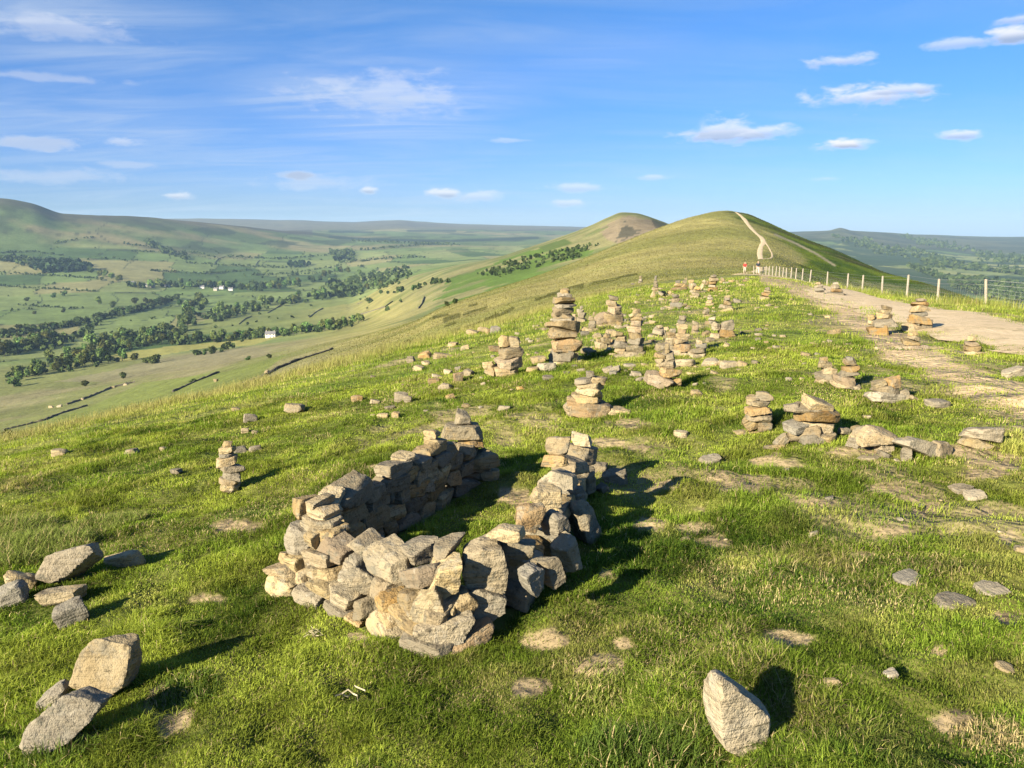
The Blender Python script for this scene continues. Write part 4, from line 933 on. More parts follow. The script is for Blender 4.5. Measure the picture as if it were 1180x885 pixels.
# the many small stones that nothing tells apart
rgs = np.random.default_rng(44)
SPR = []
def spray(n, poly, smin, smax, label, group):
    us = [a for a, b in poly]; vs = [b for a, b in poly]; c = 0; tr = 0
    while c < n and tr < n * 30:
        tr += 1
        u, v = rgs.uniform(min(us), max(us)), rgs.uniform(min(vs), max(vs))
        if not in_poly(np.array([u]), np.array([v]), poly)[0]: continue
        s = smin + (smax - smin) * rgs.random() ** 2.2; s *= 0.55 + 0.45 * (v - 320) / 130
        SPR.append((s, u, v, s * rgs.uniform(.4, .65), label, [G, GP, GP, GG][int(rgs.integers(0, 4))], float(rgs.normal(0, .15)), group)); c += 1
spray(150, [(560,415),(600,380),(680,350),(740,330),(870,322),(880,340),(850,430),(760,440),(640,440)], 5, 16, 'small stone strewn in the turf among the crowded cairns', 'small stones among the crowded cairns')
spray(70, [(860,340),(940,345),(1040,400),(1010,430),(880,440),(860,410)], 3, 12, 'small pale stone in the worn turf left of the earth track', 'small stones left of the earth track')
spray(40, [(400,440),(560,385),(600,440),(560,475),(420,485)], 3, 8, 'small stone on the green slope above the ring', 'small stones on the slope above the ring')
spray(60, [(745,345),(860,322),(845,338),(800,345),(760,350)], 4, 8, 'far stone fallen at the feet of the farthest cluster of cairns', 'stones fallen about the farthest cairns')
spray(45, [(640,380),(735,360),(760,400),(700,410),(650,405)], 5, 12, 'fallen stone around the tallest tower and its neighbours', 'fallen stones around the tallest tower')
spray(22, [(860,540),(1170,530),(1175,640),(800,640)], 3, 8, 'pale chip of stone in the trodden grass on the right', 'stone chips in the trodden grass')
SPR.sort(key=lambda q: -q[0])
n_named = len([o for o in COL.objects if o.get('category') == 'stone'])
for i, (s_, u, v, h_, lb, t_, rl, gp) in enumerate(SPR):
    if i < 292 - n_named: loose(u, v, s_, h_, lb, t_, rl, group=gp, sink=.25)
# the remaining chips, too many to count: one mass
rv, rf_, off_ = [], [], 0
for (s_, u, v, h_, lb, t_, rl, gp) in SPR[292 - n_named:]:
    p = hit(u, v + h_ * .42, 1.2); k = px2m(1.0, p); W = s_ * k
    me, V = stone_mesh(W, W * .75, max(h_ * k * .85, W * .3), nseed(), None, 4)
    fsx = np.zeros(len(me.loops), np.int32); me.loops.foreach_get('vertex_index', fsx); bpy.data.meshes.remove(me)
    ang = rgs.uniform(0, 3.14); ca_, sa_ = math.cos(ang), math.sin(ang)
    V2 = np.stack([V[:, 0] * ca_ - V[:, 1] * sa_ + p.x, V[:, 0] * sa_ + V[:, 1] * ca_ + p.y, V[:, 2] + p.z + h_ * k * .2], 1)
    rv.append(V2); rf_.append(fsx + off_); off_ += len(V2)
if rv:
    ff = np.concatenate(rf_); ro = link('rubble', np_mesh('rubble', np.concatenate(rv), ff, np.full(len(ff) // 4, 4), M['grit_pale'], True)); tag(ro, 'small stone chips strewn over the turf', 'rubble', kind='stuff')

# ------------------------------------------------------------------ grass
SHELT = [hit(*q) for q in ((298,684),(410,722),(512,757),(606,712),(700,575),(640,560))]
def wall_lines(x, y):
    """distance to the ring's walls, so that no blade grows through a stone"""
    cx_ = sum(q.x for q in FACE) / len(FACE)
    ins = [(q.x + (cx_ - q.x) * .1, q.y + .12) for q in FACE[:-1]]
    return seg_dist(x, y, [(LW1.x, LW1.y), (LW0.x, LW0.y)] + ins + [(RW0.x, RW0.y), (RW1.x, RW1.y)])
PL = np.array(PLACED)
def off_stones(x, y):
    ok = wall_lines(x, y) > 0.085
    for px_, py_, pr_ in PL[(np.hypot(PL[:, 0], PL[:, 1]) < 9)]:
        ok &= (np.abs(x - px_) > pr_ * .55) | (np.abs(y - py_) > pr_ * .45)
    return ok

TUFTS = [(28,640,.5,.18,0),(712,870,.16,.12,1),(690,800,.18,.06,2),(645,770,.10,.045,2),(780,870,.18,.11,1),(1140,850,.12,.06,3),(60,868,.2,.1,1),(215,800,.15,.08,1),(8,615,.4,.18,0),(120,610,.35,.11,0)]
TP = [(hit(u, v, 1.2), rad, hh, kind) for (u, v, rad, hh, kind) in TUFTS]

def blades(x, y, hgt, wid, rg, lean, colf, nseg=2):
    n = len(x); z = H(x, y)
    az = rg.uniform(0, 2 * math.pi, n); bend = az + rg.normal(0, .5, n)
    wx, wy = np.cos(az + math.pi / 2) * wid, np.sin(az + math.pi / 2) * wid
    lx, ly = np.cos(bend) * hgt * lean, np.sin(bend) * hgt * lean
    V = np.zeros((n, 5, 3), np.float32)
    V[:, 0] = np.stack([x - wx, y - wy, z - .01], 1); V[:, 1] = np.stack([x + wx, y + wy, z - .01], 1)
    V[:, 2] = np.stack([x - wx * .75 + lx * .33, y - wy * .75 + ly * .33, z + hgt * .55], 1); V[:, 3] = np.stack([x + wx * .75 + lx * .33, y + wy * .75 + ly * .33, z + hgt * .55], 1)
    V[:, 4] = np.stack([x + lx, y + ly, z + hgt * np.sqrt(np.maximum(.15, 1 - .55 * lean ** 2))], 1)
    C = np.repeat(colf[:, None, :], 5, 1)
    return V, C

def grass_object(name, batches, label):
    V = np.concatenate([b[0] for b in batches]); C = np.concatenate([b[1] for b in batches]); n = len(V)
    base = (np.arange(n) * 5)[:, None]
    q = base + np.array([[0, 1, 3, 2]]); t = base + np.array([[2, 3, 4]])
    ff = np.concatenate([q, t], 1).ravel()
    me = np_mesh(name, V.reshape(-1, 3), ff, np.tile([4, 3], n), M['grass'], False, C.reshape(-1, 3))
    o = link(name, me); tag(o, label, 'grass', kind='stuff'); return n

G1 = np.array((0.135, 0.205, 0.022)); G2 = np.array((0.275, 0.325, 0.045)); G3 = np.array((0.37, 0.36, 0.095)); GD = np.array((0.46, 0.37, 0.18)); GK = np.array((0.035, 0.08, 0.013)); GB = np.array((0.075, 0.135, 0.05))
def grass_colour(x, y, rg, n):
    a = fbm2(x * 0.9, y * 0.9, 401, 4); b = fbm2(x * 3.1, y * 3.1, 402, 3); e = fbm2(x * .35, y * .35, 403, 3)
    j = rg.random(n)
    c = lerp(np.broadcast_to(G1, (n, 3)), G2, np.clip(sstep(.35, .65, a) * .8 + (j - .5) * .7, 0, 1))
    c = lerp(c, G3, np.clip(sstep(.48, .66, b * .5 + e * .5) * .75 + (rg.random(n) - .6) * .6, 0, 1))
    c = lerp(c, GK, sstep(.60, .72, fbm2(x * 1.4 + 9, y * 1.4, 404, 3)) * .75 * (rg.random(n) > .25))
    dead = rg.random(n) < 0.03 + 0.20 * sstep(.55, .7, fbm2(x * 1.1 + 31, y * 1.1, 405, 4))
    c = np.where(dead[:, None], GD * rg.uniform(.7, 1.15, n)[:, None], c)
    c = c * (0.86 + 0.70 * sstep(.3, .7, fbm2(x * 2.3 + 5, y * 2.3, 409, 4)))[:, None]
    return c * rg.uniform(.62, 1.0, n)[:, None]

def view_fan(n, r0, r1, power, rg, wide=39):
    """points in the sector in front of the camera, density falling with distance as 1 / r ** power"""
    uu = rg.random(n)
    if abs(power - 2) < 1e-3: r = r0 * (r1 / r0) ** uu
    else:
        e = 2 - power; r = (r0 ** e + uu * (r1 ** e - r0 ** e)) ** (1 / e)
    th = R(wide) * rg.uniform(-1, 1, n)
    return r * np.sin(th), r * np.cos(th), r

rg = np.random.default_rng(77)
B = []
N_NEAR = 900000
x, y, r = view_fan(N_NEAR, 1.45, 15, 1.75, rg)
z = H(x, y); u, v = project(x, y, z)
vis = (u > -60) & (u < 1240) & (v > 300) & (v < 960)
emask = np.maximum(earth_mask(u, v, x, y), np.maximum(track_mask(u, v, x, y) * (r > 5), scatter_earth(x, y) * sstep(3.2, 4.6, r) * .75 * (u > 380)))
keep = vis & (rg.random(N_NEAR) > emask * 0.86) & off_stones(x, y)
x, y, r, em_ = x[keep], y[keep], r[keep], emask[keep]; n = len(x)
clump = fbm2(x * 5, y * 5, 411, 3); big = fbm2(x * 1.2, y * 1.2, 412, 3)
hgt = (0.009 + 0.020 * sstep(.3, .7, clump) + 0.022 * sstep(.45, .7, big)) * (1 + .75 * sstep(.56, .74, fbm2(x * 2.1 + 13, y * 2.1, 415, 3))) * rg.uniform(.6, 1.4, n) * (1 - .45 * np.clip(em_, 0, 1)) * (1 + 0.03 * r)
wid = 0.00095 * (1 + r * 0.22) * rg.uniform(.7, 1.3, n)
B.append(blades(x, y, hgt, wid, rg, np.abs(rg.normal(1.0, .5, n)), grass_colour(x, y, rg, n)))
# the same turf continued beyond the frame and under the camera, more thinly laid
xx_ = []
for (r0, r1, nn_, lo_, hi_) in [(.25, 1.5, 60000, -180, 180), (1.3, 9, 120000, 37, 80), (1.3, 9, 120000, -80, -37)]:
    th_ = np.radians(rg.uniform(lo_, hi_, nn_)); r_ = np.sqrt(r0 ** 2 + rg.random(nn_) * (r1 ** 2 - r0 ** 2)) if r1 < 2 else r0 * (r1 / r0) ** rg.random(nn_)
    xx_.append(np.stack([r_ * np.sin(th_), r_ * np.cos(th_), r_]))
x, y, r = np.concatenate(xx_, 1); ok = off_stones(x, y); x, y, r = x[ok], y[ok], r[ok]; n = len(x)
B.append(blades(x, y, (0.014 + 0.028 * sstep(.3, .7, fbm2(x * 5, y * 5, 411, 3))) * rg.uniform(.6, 1.4, n) * (1 + .03 * r), 0.0018 * (1 + r * .22) * rg.uniform(.7, 1.3, n), rg, np.abs(rg.normal(1.0, .5, n)), grass_colour(x, y, rg, n)))
# straw lying on the bare patches
x, y, r = view_fan(160000, 1.45, 11, 1.6, rg)
z = H(x, y); u, v = project(x, y, z); emask = earth_mask(u, v, x, y)
keep = (rg.random(len(x)) < emask * .5 + .035) & off_stones(x, y)
x, y, r = x[keep], y[keep], r[keep]; n = len(x)
B.append(blades(x, y, rg.uniform(.006, .016, n), 0.0009 * (1 + r * .2) * rg.uniform(.6, 1.3, n), rg, rg.uniform(1.5, 3.2, n), GD * rg.uniform(.45, .9, n)[:, None]))
# tall tussocks
for (p, rad, hh, kind) in TP:
    n = int(4200 * rad * (1 if kind else 2.6)); a = rg.uniform(0, 6.283, n); q = rad * np.sqrt(rg.random(n))
    x, y = p.x + np.cos(a) * q, p.y + np.sin(a) * q * .8
    ok = off_stones(x, y); x, y, q = x[ok], y[ok], q[ok]; n = len(x)
    base = {0: np.array((.25, .31, .07)), 1: np.array((.125, .19, .035)), 2: np.array((.26, .30, .07)), 3: np.array((.42, .35, .16))}[kind]
    c = base * rg.uniform(.5, 1.05, n)[:, None]
    dd = rg.random(n) < (.12, .08, .22, .4)[kind]; c = np.where(dd[:, None], GD * rg.uniform(.8, 1.2, n)[:, None], c)
    B.append(blades(x, y, hh * (1 - .55 * (q / rad) ** 2) * rg.uniform(.55, 1.1, n), 0.0016 * rg.uniform(.6, 1.3, n) * (1 + .1 * p.length), rg, np.abs(rg.normal(.7, .3, n)), c))
n_near = grass_object('grass', B, 'short green turf with straw-coloured blades on the hill top')
# mid and far turf, pale seed grass along the brow and the fence verge
B = []
x, y, r = view_fan(330000, 13, 75, 1.9, rg, 38)
z = H(x, y); u, v = project(x, y, z)
rc_at = np.interp(np.arctan2(x, y), TH, layer['C'][0])
emask = np.maximum(track_mask(u, v, x, y), scatter_earth(x, y) * .7 * (u > 380))
pp = np.array([(p.x, p.y) for p, w in PATH_C]); pd = seg_dist(x, y, [tuple(a) for a in pp])
keep = (r < rc_at * 1.5) & (rg.random(len(x)) > emask * .95) & (pd > 1.05)
x, y, r, u, v, rc_at = x[keep], y[keep], r[keep], u[keep], v[keep], rc_at[keep]; n = len(x)
dry = sstep(.72, 1.0, r / rc_at + (fbm2(x / 3, y / 3, 101, 4) - .5) * .25) * np.where(u < 720, 1, .35)
clump = fbm2(x * 1.3, y * 1.3, 421, 3)
verge = (u > 930) & (r > rc_at * .9)
hgt = (0.03 + .05 * sstep(.4, .7, clump)) * (1 + 2.2 * dry * (u < 720) + 2.2 * verge) * rg.uniform(.6, 1.4, n) * np.clip(r / 20, .8, 1.8)
c = grass_colour(x, y, rg, n)
c = lerp(c, np.array((.32, .29, .11)), np.clip(dry * .9 * rg.uniform(.5, 1.2, n), 0, 1))
B.append(blades(x, y, hgt, 0.0020 * (r / 13) ** .9 * rg.uniform(.8, 2.2, n), rg, np.abs(rg.normal(.5, .3, n)), c))
grass_object('grass', B, 'coarser grass with pale seed heads along the brow of the hill')
# rough hay, rushes and bracken on the flanks of both hills
x, y, r = view_fan(260000, 45, 620, 1.35, rg, 36)
z = H(x, y); u, v = project(x, y, z); rc_at = np.interp(np.arctan2(x, y), TH, layer['C'][0]); rf_at = np.interp(np.arctan2(x, y), TH, layer['F'][0])
keep = (r > rc_at * 1.02) & (r < rf_at * 1.02) & (rg.random(len(u)) < sstep(280, 460, u) * .75) & (u < 1190) & (seg_dist(u, v, [(a, b) for a, b, c in HP]) > 3.2) & (seg_dist(u, v, [(893,270),(918,281),(940,292),(962,306)]) > 1.5)
x, y, r, u = x[keep], y[keep], r[keep], u[keep]; n = len(x)
c = ground_colour(x, y) * np.clip(rg.normal(.80, .20, n), .35, 1.3)[:, None] * np.array((.95, 1.0, .95))
B2 = [blades(x, y, rg.uniform(.08, .24, n) * np.clip(r / 140, .7, 1.6), .022 * np.clip(r / 60, .8, 5) * rg.uniform(.5, 1.4, n), rg, np.abs(rg.normal(.6, .3, n)), c)]
grass_object('grass', B2, 'rough hay and bracken on the flanks of the hills')
# a wisp of dead grass and a dry stick
def wisp(u, v, rad, nst, label, name, cat, seed, mat=M['straw']):
    p = hit(u, v, 1.2); rg2 = random.Random(seed); root_bm = bmesh.new()
    for i in range(nst):
        a = rg2.uniform(0, 6.28); L = rad * rg2.uniform(.6, 1.3); pts = []
        for s in range(6):
            f = s / 5 - .5; b = a + f * rg2.uniform(-1.8, 1.8)
            pts.append(Vector((math.cos(b) * L * f * 2 + rg2.uniform(-.004, .004), math.sin(b) * L * f * 2, .012 + rg2.uniform(0, .022) + .02 * (1 - abs(f) * 2) * rg2.random())))
        t = .0016 if nst > 3 else .004
        prev = None
        for q in pts:
            ring = [root_bm.verts.new(q + Vector((0, t * math.cos(k * 2.09), t * math.sin(k * 2.09)))) for k in range(3)]
            if prev:
                for k in range(3): root_bm.faces.new((prev[k], prev[(k + 1) % 3], ring[(k + 1) % 3], ring[k]))
            prev = ring
    me = bpy.data.meshes.new(name); root_bm.to_mesh(me); root_bm.free(); me.materials.append(mat)
    o = link(name, me, None, p); tag(o, label, cat); return o
wisp(361, 735, .045, 12, 'tangled wisp of white dead grass in front of the ring', 'dead_grass_wisp', 'dead grass', 3)
wisp(404, 805, .05, 2, 'pale dry twig lying in the turf below the ring', 'dry_twig', 'twig', 5)

# ------------------------------------------------------------------ trees of the valley and the flanks
def leaf_cloud(rg, n, ax, az_, lobes, leaf, dark, light, gap=0.25):
    """many small leaf clumps in a crown of several lobes; light and dark clumps are leaf colours"""
    V = np.zeros((n, 4, 3)); C = np.zeros((n, 4, 3))
    L = []
    for i in range(lobes):
        a = rg.uniform(0, 6.283); q = rg.uniform(.1, .6)
        L.append((math.cos(a) * q * ax, math.sin(a) * q * ax, rg.uniform(.25, .95) * az_ , rg.uniform(.35, .6)))
    L.append((0, 0, az_ * .75, .7)); 
    k = rg.integers(0, len(L), n); Lr = np.array(L)[k]
    d = rg.normal(0, 1, (n, 3)); d /= np.linalg.norm(d, axis=1)[:, None]
    rad = rg.uniform(.55, 1.05, n)[:, None]
    P = Lr[:, :3] + d * rad * (Lr[:, 3:4] * np.array([ax, ax, az_ * .62]))
    P[:, 2] = np.maximum(P[:, 2], az_ * .02)
    s = leaf * rg.uniform(.6, 1.4, n)
    nrm = d + rg.normal(0, .5, (n, 3)); nrm /= np.linalg.norm(nrm, axis=1)[:, None]
    t1 = np.cross(nrm, rg.normal(0, 1, (n, 3))); t1 /= np.linalg.norm(t1, axis=1)[:, None]; t2 = np.cross(nrm, t1)
    for q, (a, b) in enumerate(((-1, -.7), (.8, -1), (1, .8), (-.7, 1))):
        V[:, q] = P + t1 * (s * a)[:, None] + t2 * (s * b)[:, None]
    clump = noise3(P / (ax * .45) + rg.uniform(0, 9), int(rg.integers(0, 999)))
    c = lerp(np.broadcast_to(np.array(dark), (n, 3)), np.array(light), np.clip(sstep(.3, .7, clump) * .8 + rg.normal(0, .15, n), 0, 1))
    C[:] = c[:, None, :]
    return V, C

def cloud_mesh(name, V, C, mat):
    n = len(V); return np_mesh(name, V.reshape(-1, 3), np.arange(n * 4), np.full(n, 4), mat, False, C.reshape(-1, 3))

def trunk_mesh(h, r, rg):
    bm = bmesh.new()
    def limb(a, b, ra, rb):
        d = (b - a).normalized(); s = d.orthogonal().normalized(); t = d.cross(s); rings = []
        for q, rr in ((a, ra), (b, rb)): rings.append([bm.verts.new(q + (s * math.cos(i * 1.0472) + t * math.sin(i * 1.0472)) * rr) for i in range(6)])
        for i in range(6): bm.faces.new((rings[0][i], rings[0][(i + 1) % 6], rings[1][(i + 1) % 6], rings[1][i]))
    top = Vector((0, 0, h * .5)); limb(Vector((0, 0, -h * .05)), top, r, r * .7)
    for i in range(4):
        a = rg.uniform(0, 6.28); limb(top * rg.uniform(.6, 1), Vector((math.cos(a) * h * .25, math.sin(a) * h * .25, h * rg.uniform(.7, .9))), r * .5, r * .2)
    me = bpy.data.meshes.new('trunk'); bm.to_mesh(me); bm.free(); me.materials.append(M['bark']); return me

rgv = np.random.default_rng(91)
TREE_PROTO = []
for i in range(7):
    hgt = 1.0
    V, C = leaf_cloud(rgv, 620, rgv.uniform(.40, .55), .86, int(rgv.integers(6, 10)), .055, (0.055, 0.085, 0.024), (0.18, 0.225, 0.06))
    V[..., 2] += .12
    TREE_PROTO.append((cloud_mesh('crown', V, C, M['foliage']), trunk_mesh(1.0, .03, rgv)))
BUSH_PROTO = []
for i in range(4):
    V, C = leaf_cloud(rgv, 380, .62, .9, 7, .07, (0.038, 0.058, 0.018), (0.095, 0.125, 0.036)); BUSH_PROTO.append((cloud_mesh('crown', V, C, M['foliage']), trunk_mesh(.8, .03, rgv)))
CON_PROTO = []
for i in range(2):
    V, C = leaf_cloud(rgv, 420, .28, .95, 8, .045, (0.018, 0.034, 0.016), (0.04, 0.065, 0.026))
    f = 1.05 - V[..., 2:3] / 1.2; V[..., :2] *= np.clip(f, .15, 1.2) * 1.3; CON_PROTO.append((cloud_mesh('crown', V, C, M['foliage']), trunk_mesh(1.0, .025, rgv)))

def plant_tree(p, h, proto, label, group, name='tree', cat='tree', wide=1.0):
    t = thing(name, label, cat, p, float(rgv.uniform(0, 6.28)), group)
    h *= .9; s = (h * wide * float(rgv.uniform(.8, 1.15)), h * wide * float(rgv.uniform(.8, 1.15)), h)
    for nm, me in (('crown', proto[0]), ('trunk', proto[1])):
        o = link(nm, me, t); o.scale = s
    return t

cands = []   # (r, p, height m, kind, label, group)
def fill(poly, n, hpx, kind, label, group, seed, rmin=150, wide=1.0):
    rg_ = np.random.default_rng(seed); us = [a for a, b in poly]; vs = [b for a, b in poly]; c = 0; tries = 0; pts = []
    while c < n and tries < n * 60:
        tries += 1; u, v = rg_.uniform(min(us), max(us)), rg_.uniform(min(vs), max(vs))
        if not in_poly(np.array([u]), np.array([v]), poly)[0]: continue
        p = hit(u, v, rmin)
        if p is None: continue
        cands.append((p, px2m(hpx * rg_.uniform(.7, 1.25), p), kind, label, group, wide)); c += 1
def line(pts, step, hpx, kind, label, group, seed, rmin=150, jit=1.0, wide=1.0):
    rg_ = np.random.default_rng(seed)
    for (a, b), (c, d) in zip(pts[:-1], pts[1:]):
        n = max(1, int(math.hypot(c - a, d - b) / step))
        for i in range(n):
            f = (i + rg_.random()) / n; p = hit(a + (c - a) * f + rg_.normal(0, jit), b + (d - b) * f + rg_.normal(0, jit * .5), rmin)
            if p is not None: cands.append((p, px2m(hpx * rg_.uniform(.65, 1.25), p), kind, label, group, wide))
g1 = 'broadleaved trees of the stream wood'; l1 = 'round dark-green tree in the wood along the valley stream'
fill([(0,436),(30,424),(70,414),(118,410),(150,418),(60,430),(20,440)], 30, 13, 't', 'broad tree in the nearest belt of trees at the left', 'trees of the nearest left belt', 1)
fill([(70,412),(110,396),(160,386),(205,376),(215,352),(236,348),(215,372),(222,388),(180,398),(128,410)], 56, 12, 't', l1, g1, 2)
fill([(228,366),(262,355),(300,352),(335,345),(390,336),(392,342),(320,354),(250,372)], 40, 9, 't', 'tree in the upper arm of the stream wood', 'trees of the upper stream wood', 3)
line([(195,397),(240,394),(292,389),(340,385),(400,377),(418,371)], 5.2, 11, 't', 'tree in the row behind the lone farmhouse', 'trees in the farmhouse row', 4, jit=2.0)
line([(222,410),(240,408),(258,405),(270,402)], 6, 9, 'b', 'dark bush in the hedge below the yellow field', 'bushes below the yellow field', 5, wide=1.1)
line([(148,415),(170,418),(190,420)], 8, 10, 'b', 'dark bush on the heathy strip left of the yellow field', 'bushes on the heathy strip', 6, wide=1.2)
line([(0,388),(40,381),(90,374),(130,364),(165,357),(205,345)], 5, 8, 'b', 'bush in the long dark hedge across the valley floor', 'bushes of the long dark hedge', 7, wide=1.2)
line([(95,388),(108,376),(118,370)], 5, 8, 'b', 'bush in the short hedge joining the long one', 'bushes of the short joining hedge', 8)
fill([(0,402),(30,396),(60,388),(68,395),(40,404),(0,412)], 18, 14, 't', 'tree in the clump at the left edge of the valley', 'trees of the left edge clump', 9)
line([(150,332),(170,333),(190,330),(215,333),(240,330),(262,334),(300,336),(330,332),(350,328)], 6.5, 8, 't', 'tree among the village houses', 'trees among the village houses', 10, jit=2)
line([(100,312),(118,318),(138,325),(150,330)], 6, 8, 't', 'tree on the bank above the village', 'trees on the bank above the village', 11, jit=1.5)
line([(340,330),(370,322),(400,312),(420,322),(440,330),(400,335)], 6, 7, 't', 'small tree in the valley beyond the hay slope', 'trees beyond the hay slope', 12, jit=3)
line([(440,338),(470,334),(500,328),(520,325)], 5.5, 6, 'b', 'bush in the line along the foot of the second hill', 'bushes along the second hill foot', 13, jit=2)
fill([(545,318),(585,302),(630,292),(672,286),(690,284),(668,298),(620,308),(575,318)], 42, 4.8, 'b', 'hawthorn bush on the green flank of the second hill', 'hawthorns on the second hill flank', 14, rmin=520)
for (u, v, h, lb) in [(16,446,13,'big round bush, leftmost below the tree belt'),(99,445,8,'round bush alone below the heathy strip'),(142,436,8,'small round bush near the end of the upper field wall'),(8,513,18,'leafy bush at the left brow of the hill'),(222,441,5,'low bush beside the diagonal field wall'),(310,413,6,'small dark bush on the slope below the farmhouse'),(286,415,5,'low bush on the heathy ground below the farmhouse'),
                      (114,351,9,'round tree alone in the open field below the village'),(130,354,8,'second lone tree right of the round one in the field'),(156,350,8,'left tree of the pair nearest the village field'),(168,350,8,'middle tree of the hedge by the village field'),(185,348,8,'right tree of the hedge by the village field'),(75,341,7,'two-lobed tree in the upper open field'),(62,343,6,'small tree left of the two-lobed one'),(32,347,5,'little bush in the upper left field'),
                      (208,352,8,'pale-green round tree at the top of the stream wood'),(236,355,12,'pale round tree standing out below the village'),(425,350,8,'lone round bush where two field walls meet'),(515,353,6,'dark bush on the brow of the hay slope, left of two'),(525,350,7,'dark bush on the brow of the hay slope, right of two'),(395,377,9,'dark bush at the end of the farmhouse row'),(408,373,10,'last bush of the farmhouse row'),(54,379,3,'tiny bush in the left field'),(73,360,5,'bush on the field edge above the long hedge'),(40,362,4,'flat bush left in the field above the long hedge')]:
    p = hit(u, v, 150)
    if p is not None: plant_tree(p, px2m(h, p), (BUSH_PROTO if h < 9 or v > 430 else TREE_PROTO)[int(rgv.integers(0, 4))], lb, None, 'bush' if 'bush' in lb else 'tree', 'bush' if 'bush' in lb else 'tree', 1.25 if 'bush' in lb else 1.0)
cands.sort(key=lambda c: -c[1] / c[0].length)
indiv, rest = cands[:250], cands[250:]
for (p, h, kind, lb, gp, wd) in indiv:
    pr = (TREE_PROTO if kind == 't' else BUSH_PROTO); nm = 'tree' if kind == 't' else 'bush'
    plant_tree(p - Vector((0, 0, .3)), h, pr[int(rgv.integers(0, len(pr)))], lb, gp, nm, nm, wd)
# far woods, plantations and hedgerows: one mass of crowns
MV, MC = [], []
def mass(p, h, wide=1.0, n=26, dark=(0.034, 0.055, 0.02), light=(0.088, 0.12, 0.036)):
    V, C = leaf_cloud(rgv, n, h * .5 * wide, h * .9, 3, h * .26, dark, light); V = V + np.array(p)[None, None, :] - np.array([0, 0, h * .1]); MV.append(V); MC.append(C)
for (p, h, kind, lb, gp, wd) in rest: mass(p, h, wd, 40)
def mass_poly(poly, n, hpx, seed, conifer=False, rmin=500, nn=16):
    rg_ = np.random.default_rng(seed); us = [a for a, b in poly]; vs = [b for a, b in poly]; c = 0; t = 0
    while c < n and t < n * 50:
        t += 1; u, v = rg_.uniform(min(us), max(us)), rg_.uniform(min(vs), max(vs))
        if not in_poly(np.array([u]), np.array([v]), poly)[0]: continue
        p = hit(u, v, rmin)
        if p is None: continue
        c += 1
        if conifer: mass(p, px2m(hpx, p) * rg_.uniform(.8, 1.2), .8, nn, (0.022, 0.042, 0.02), (0.045, 0.075, 0.03))
        else: mass(p, px2m(hpx, p) * rg_.uniform(.7, 1.3), 1.1, nn)
mass_poly([(0,438),(30,424),(70,414),(118,408),(150,416),(60,432)], 60, 6, 21, nn=30)
mass_poly([(70,412),(110,396),(160,386),(205,376),(215,352),(236,348),(222,388),(180,398),(128,410)], 110, 6, 22, nn=30)
mass_poly([(228,366),(262,355),(300,352),(335,345),(390,336),(392,342),(320,354),(250,372)], 80, 5, 23, nn=24)
mass_poly([(195,399),(240,396),(292,391),(340,387),(400,379),(400,375),(340,381),(240,391)], 70, 6, 24, nn=24)
mass_poly([(0,386),(90,372),(165,355),(205,343),(205,347),(165,359),(90,376),(0,391)], 90, 5, 25, nn=24)
mass_poly([(0,402),(30,396),(60,388),(70,395),(100,384),(110,388),(60,402),(0,412)], 60, 8, 26, nn=24)
mass_poly([(150,331),(215,332),(262,335),(330,333),(345,326),(340,322),(300,328),(215,326)], 60, 5, 27, nn=18)
mass_poly([(38,308),(48,302),(70,303),(98,306),(105,312),(80,314),(50,315)], 130, 7, 1, True)
mass_poly([(0,298),(20,296),(45,304),(40,312),(15,302),(0,303)], 60, 5, 2)
mass_poly([(168,276),(190,287),(222,298),(215,300),(185,291),(165,280)], 70, 4, 3)
mass_poly([(330,304),(352,303),(360,307),(345,309),(332,308)], 40, 4, 4, True)
mass_poly([(380,290),(405,291),(410,300),(385,302)], 50, 5, 5)
mass_poly([(425,318),(470,308),(475,318),(440,334),(425,330)], 80, 5, 6)
mass_poly([(380,330),(412,326),(418,340),(385,346)], 60, 8, 7)
def mass_line(pts, step, hpx, seed, rmin=1500):
    rg_ = np.random.default_rng(seed)
    for (a, b), (c, d) in zip(pts[:-1], pts[1:]):
        for i in range(max(1, int(math.hypot(c - a, d - b) / step))):
            f = (i + rg_.random()) * step / max(1e-6, math.hypot(c - a, d - b)); p = hit(a + (c - a) * f, b + (d - b) * f + rg_.normal(0, .3), rmin)
            if p is not None and rg_.random() < .85: mass(p, px2m(hpx, p) * rg_.uniform(.5, 1.3), 1.2, 10)
for q_, pts_ in enumerate([[(0,292),(40,290),(75,296)],[(150,290),(230,292),(250,298)],[(262,296),(330,299),(400,292)],[(330,318),(400,312)],[(345,298),(352,290)],[(280,318),(330,316),(395,306)],[(60,281),(110,273)],[(140,281),(200,288)],[(400,290),(470,284),(520,280)],[(390,304),(450,298),(490,297)],
      [(100,300),(135,298),(150,303)],[(0,315),(60,318),(120,322)],[(0,330),(50,333),(110,336)],[(20,352),(90,356)],[(215,303),(260,306),(330,309)],[(170,312),(230,316),(290,312)],[(405,278),(460,280),(530,283)],[(300,322),(310,312)],[(240,318),(245,306)]]):
    mass_line(pts_, 2.0, 2.6, 200 + q_)
mass_poly([(545,318),(585,302),(640,288),(692,282),(668,298),(620,308),(575,320)], 110, 3.2, 73, rmin=520, nn=14)
# hedgerows along the edges of the valley fields
hx = rgv.uniform(-1700, 200, 60000); hy = rgv.uniform(900, 3300, 60000)
_, he = voronoi(hx, hy, 150, 201, 0.35, 1.8); k_ = he < 0.012
for xx, yy in list(zip(hx[k_], hy[k_]))[:900]:
    zz = hz(xx, yy); uu, vv = project(xx, yy, zz)
    if -30 < uu < 470 and 285 < vv < 430: mass((xx, yy, zz), float(rgv.uniform(2.5, 6)), 1.3, 12)
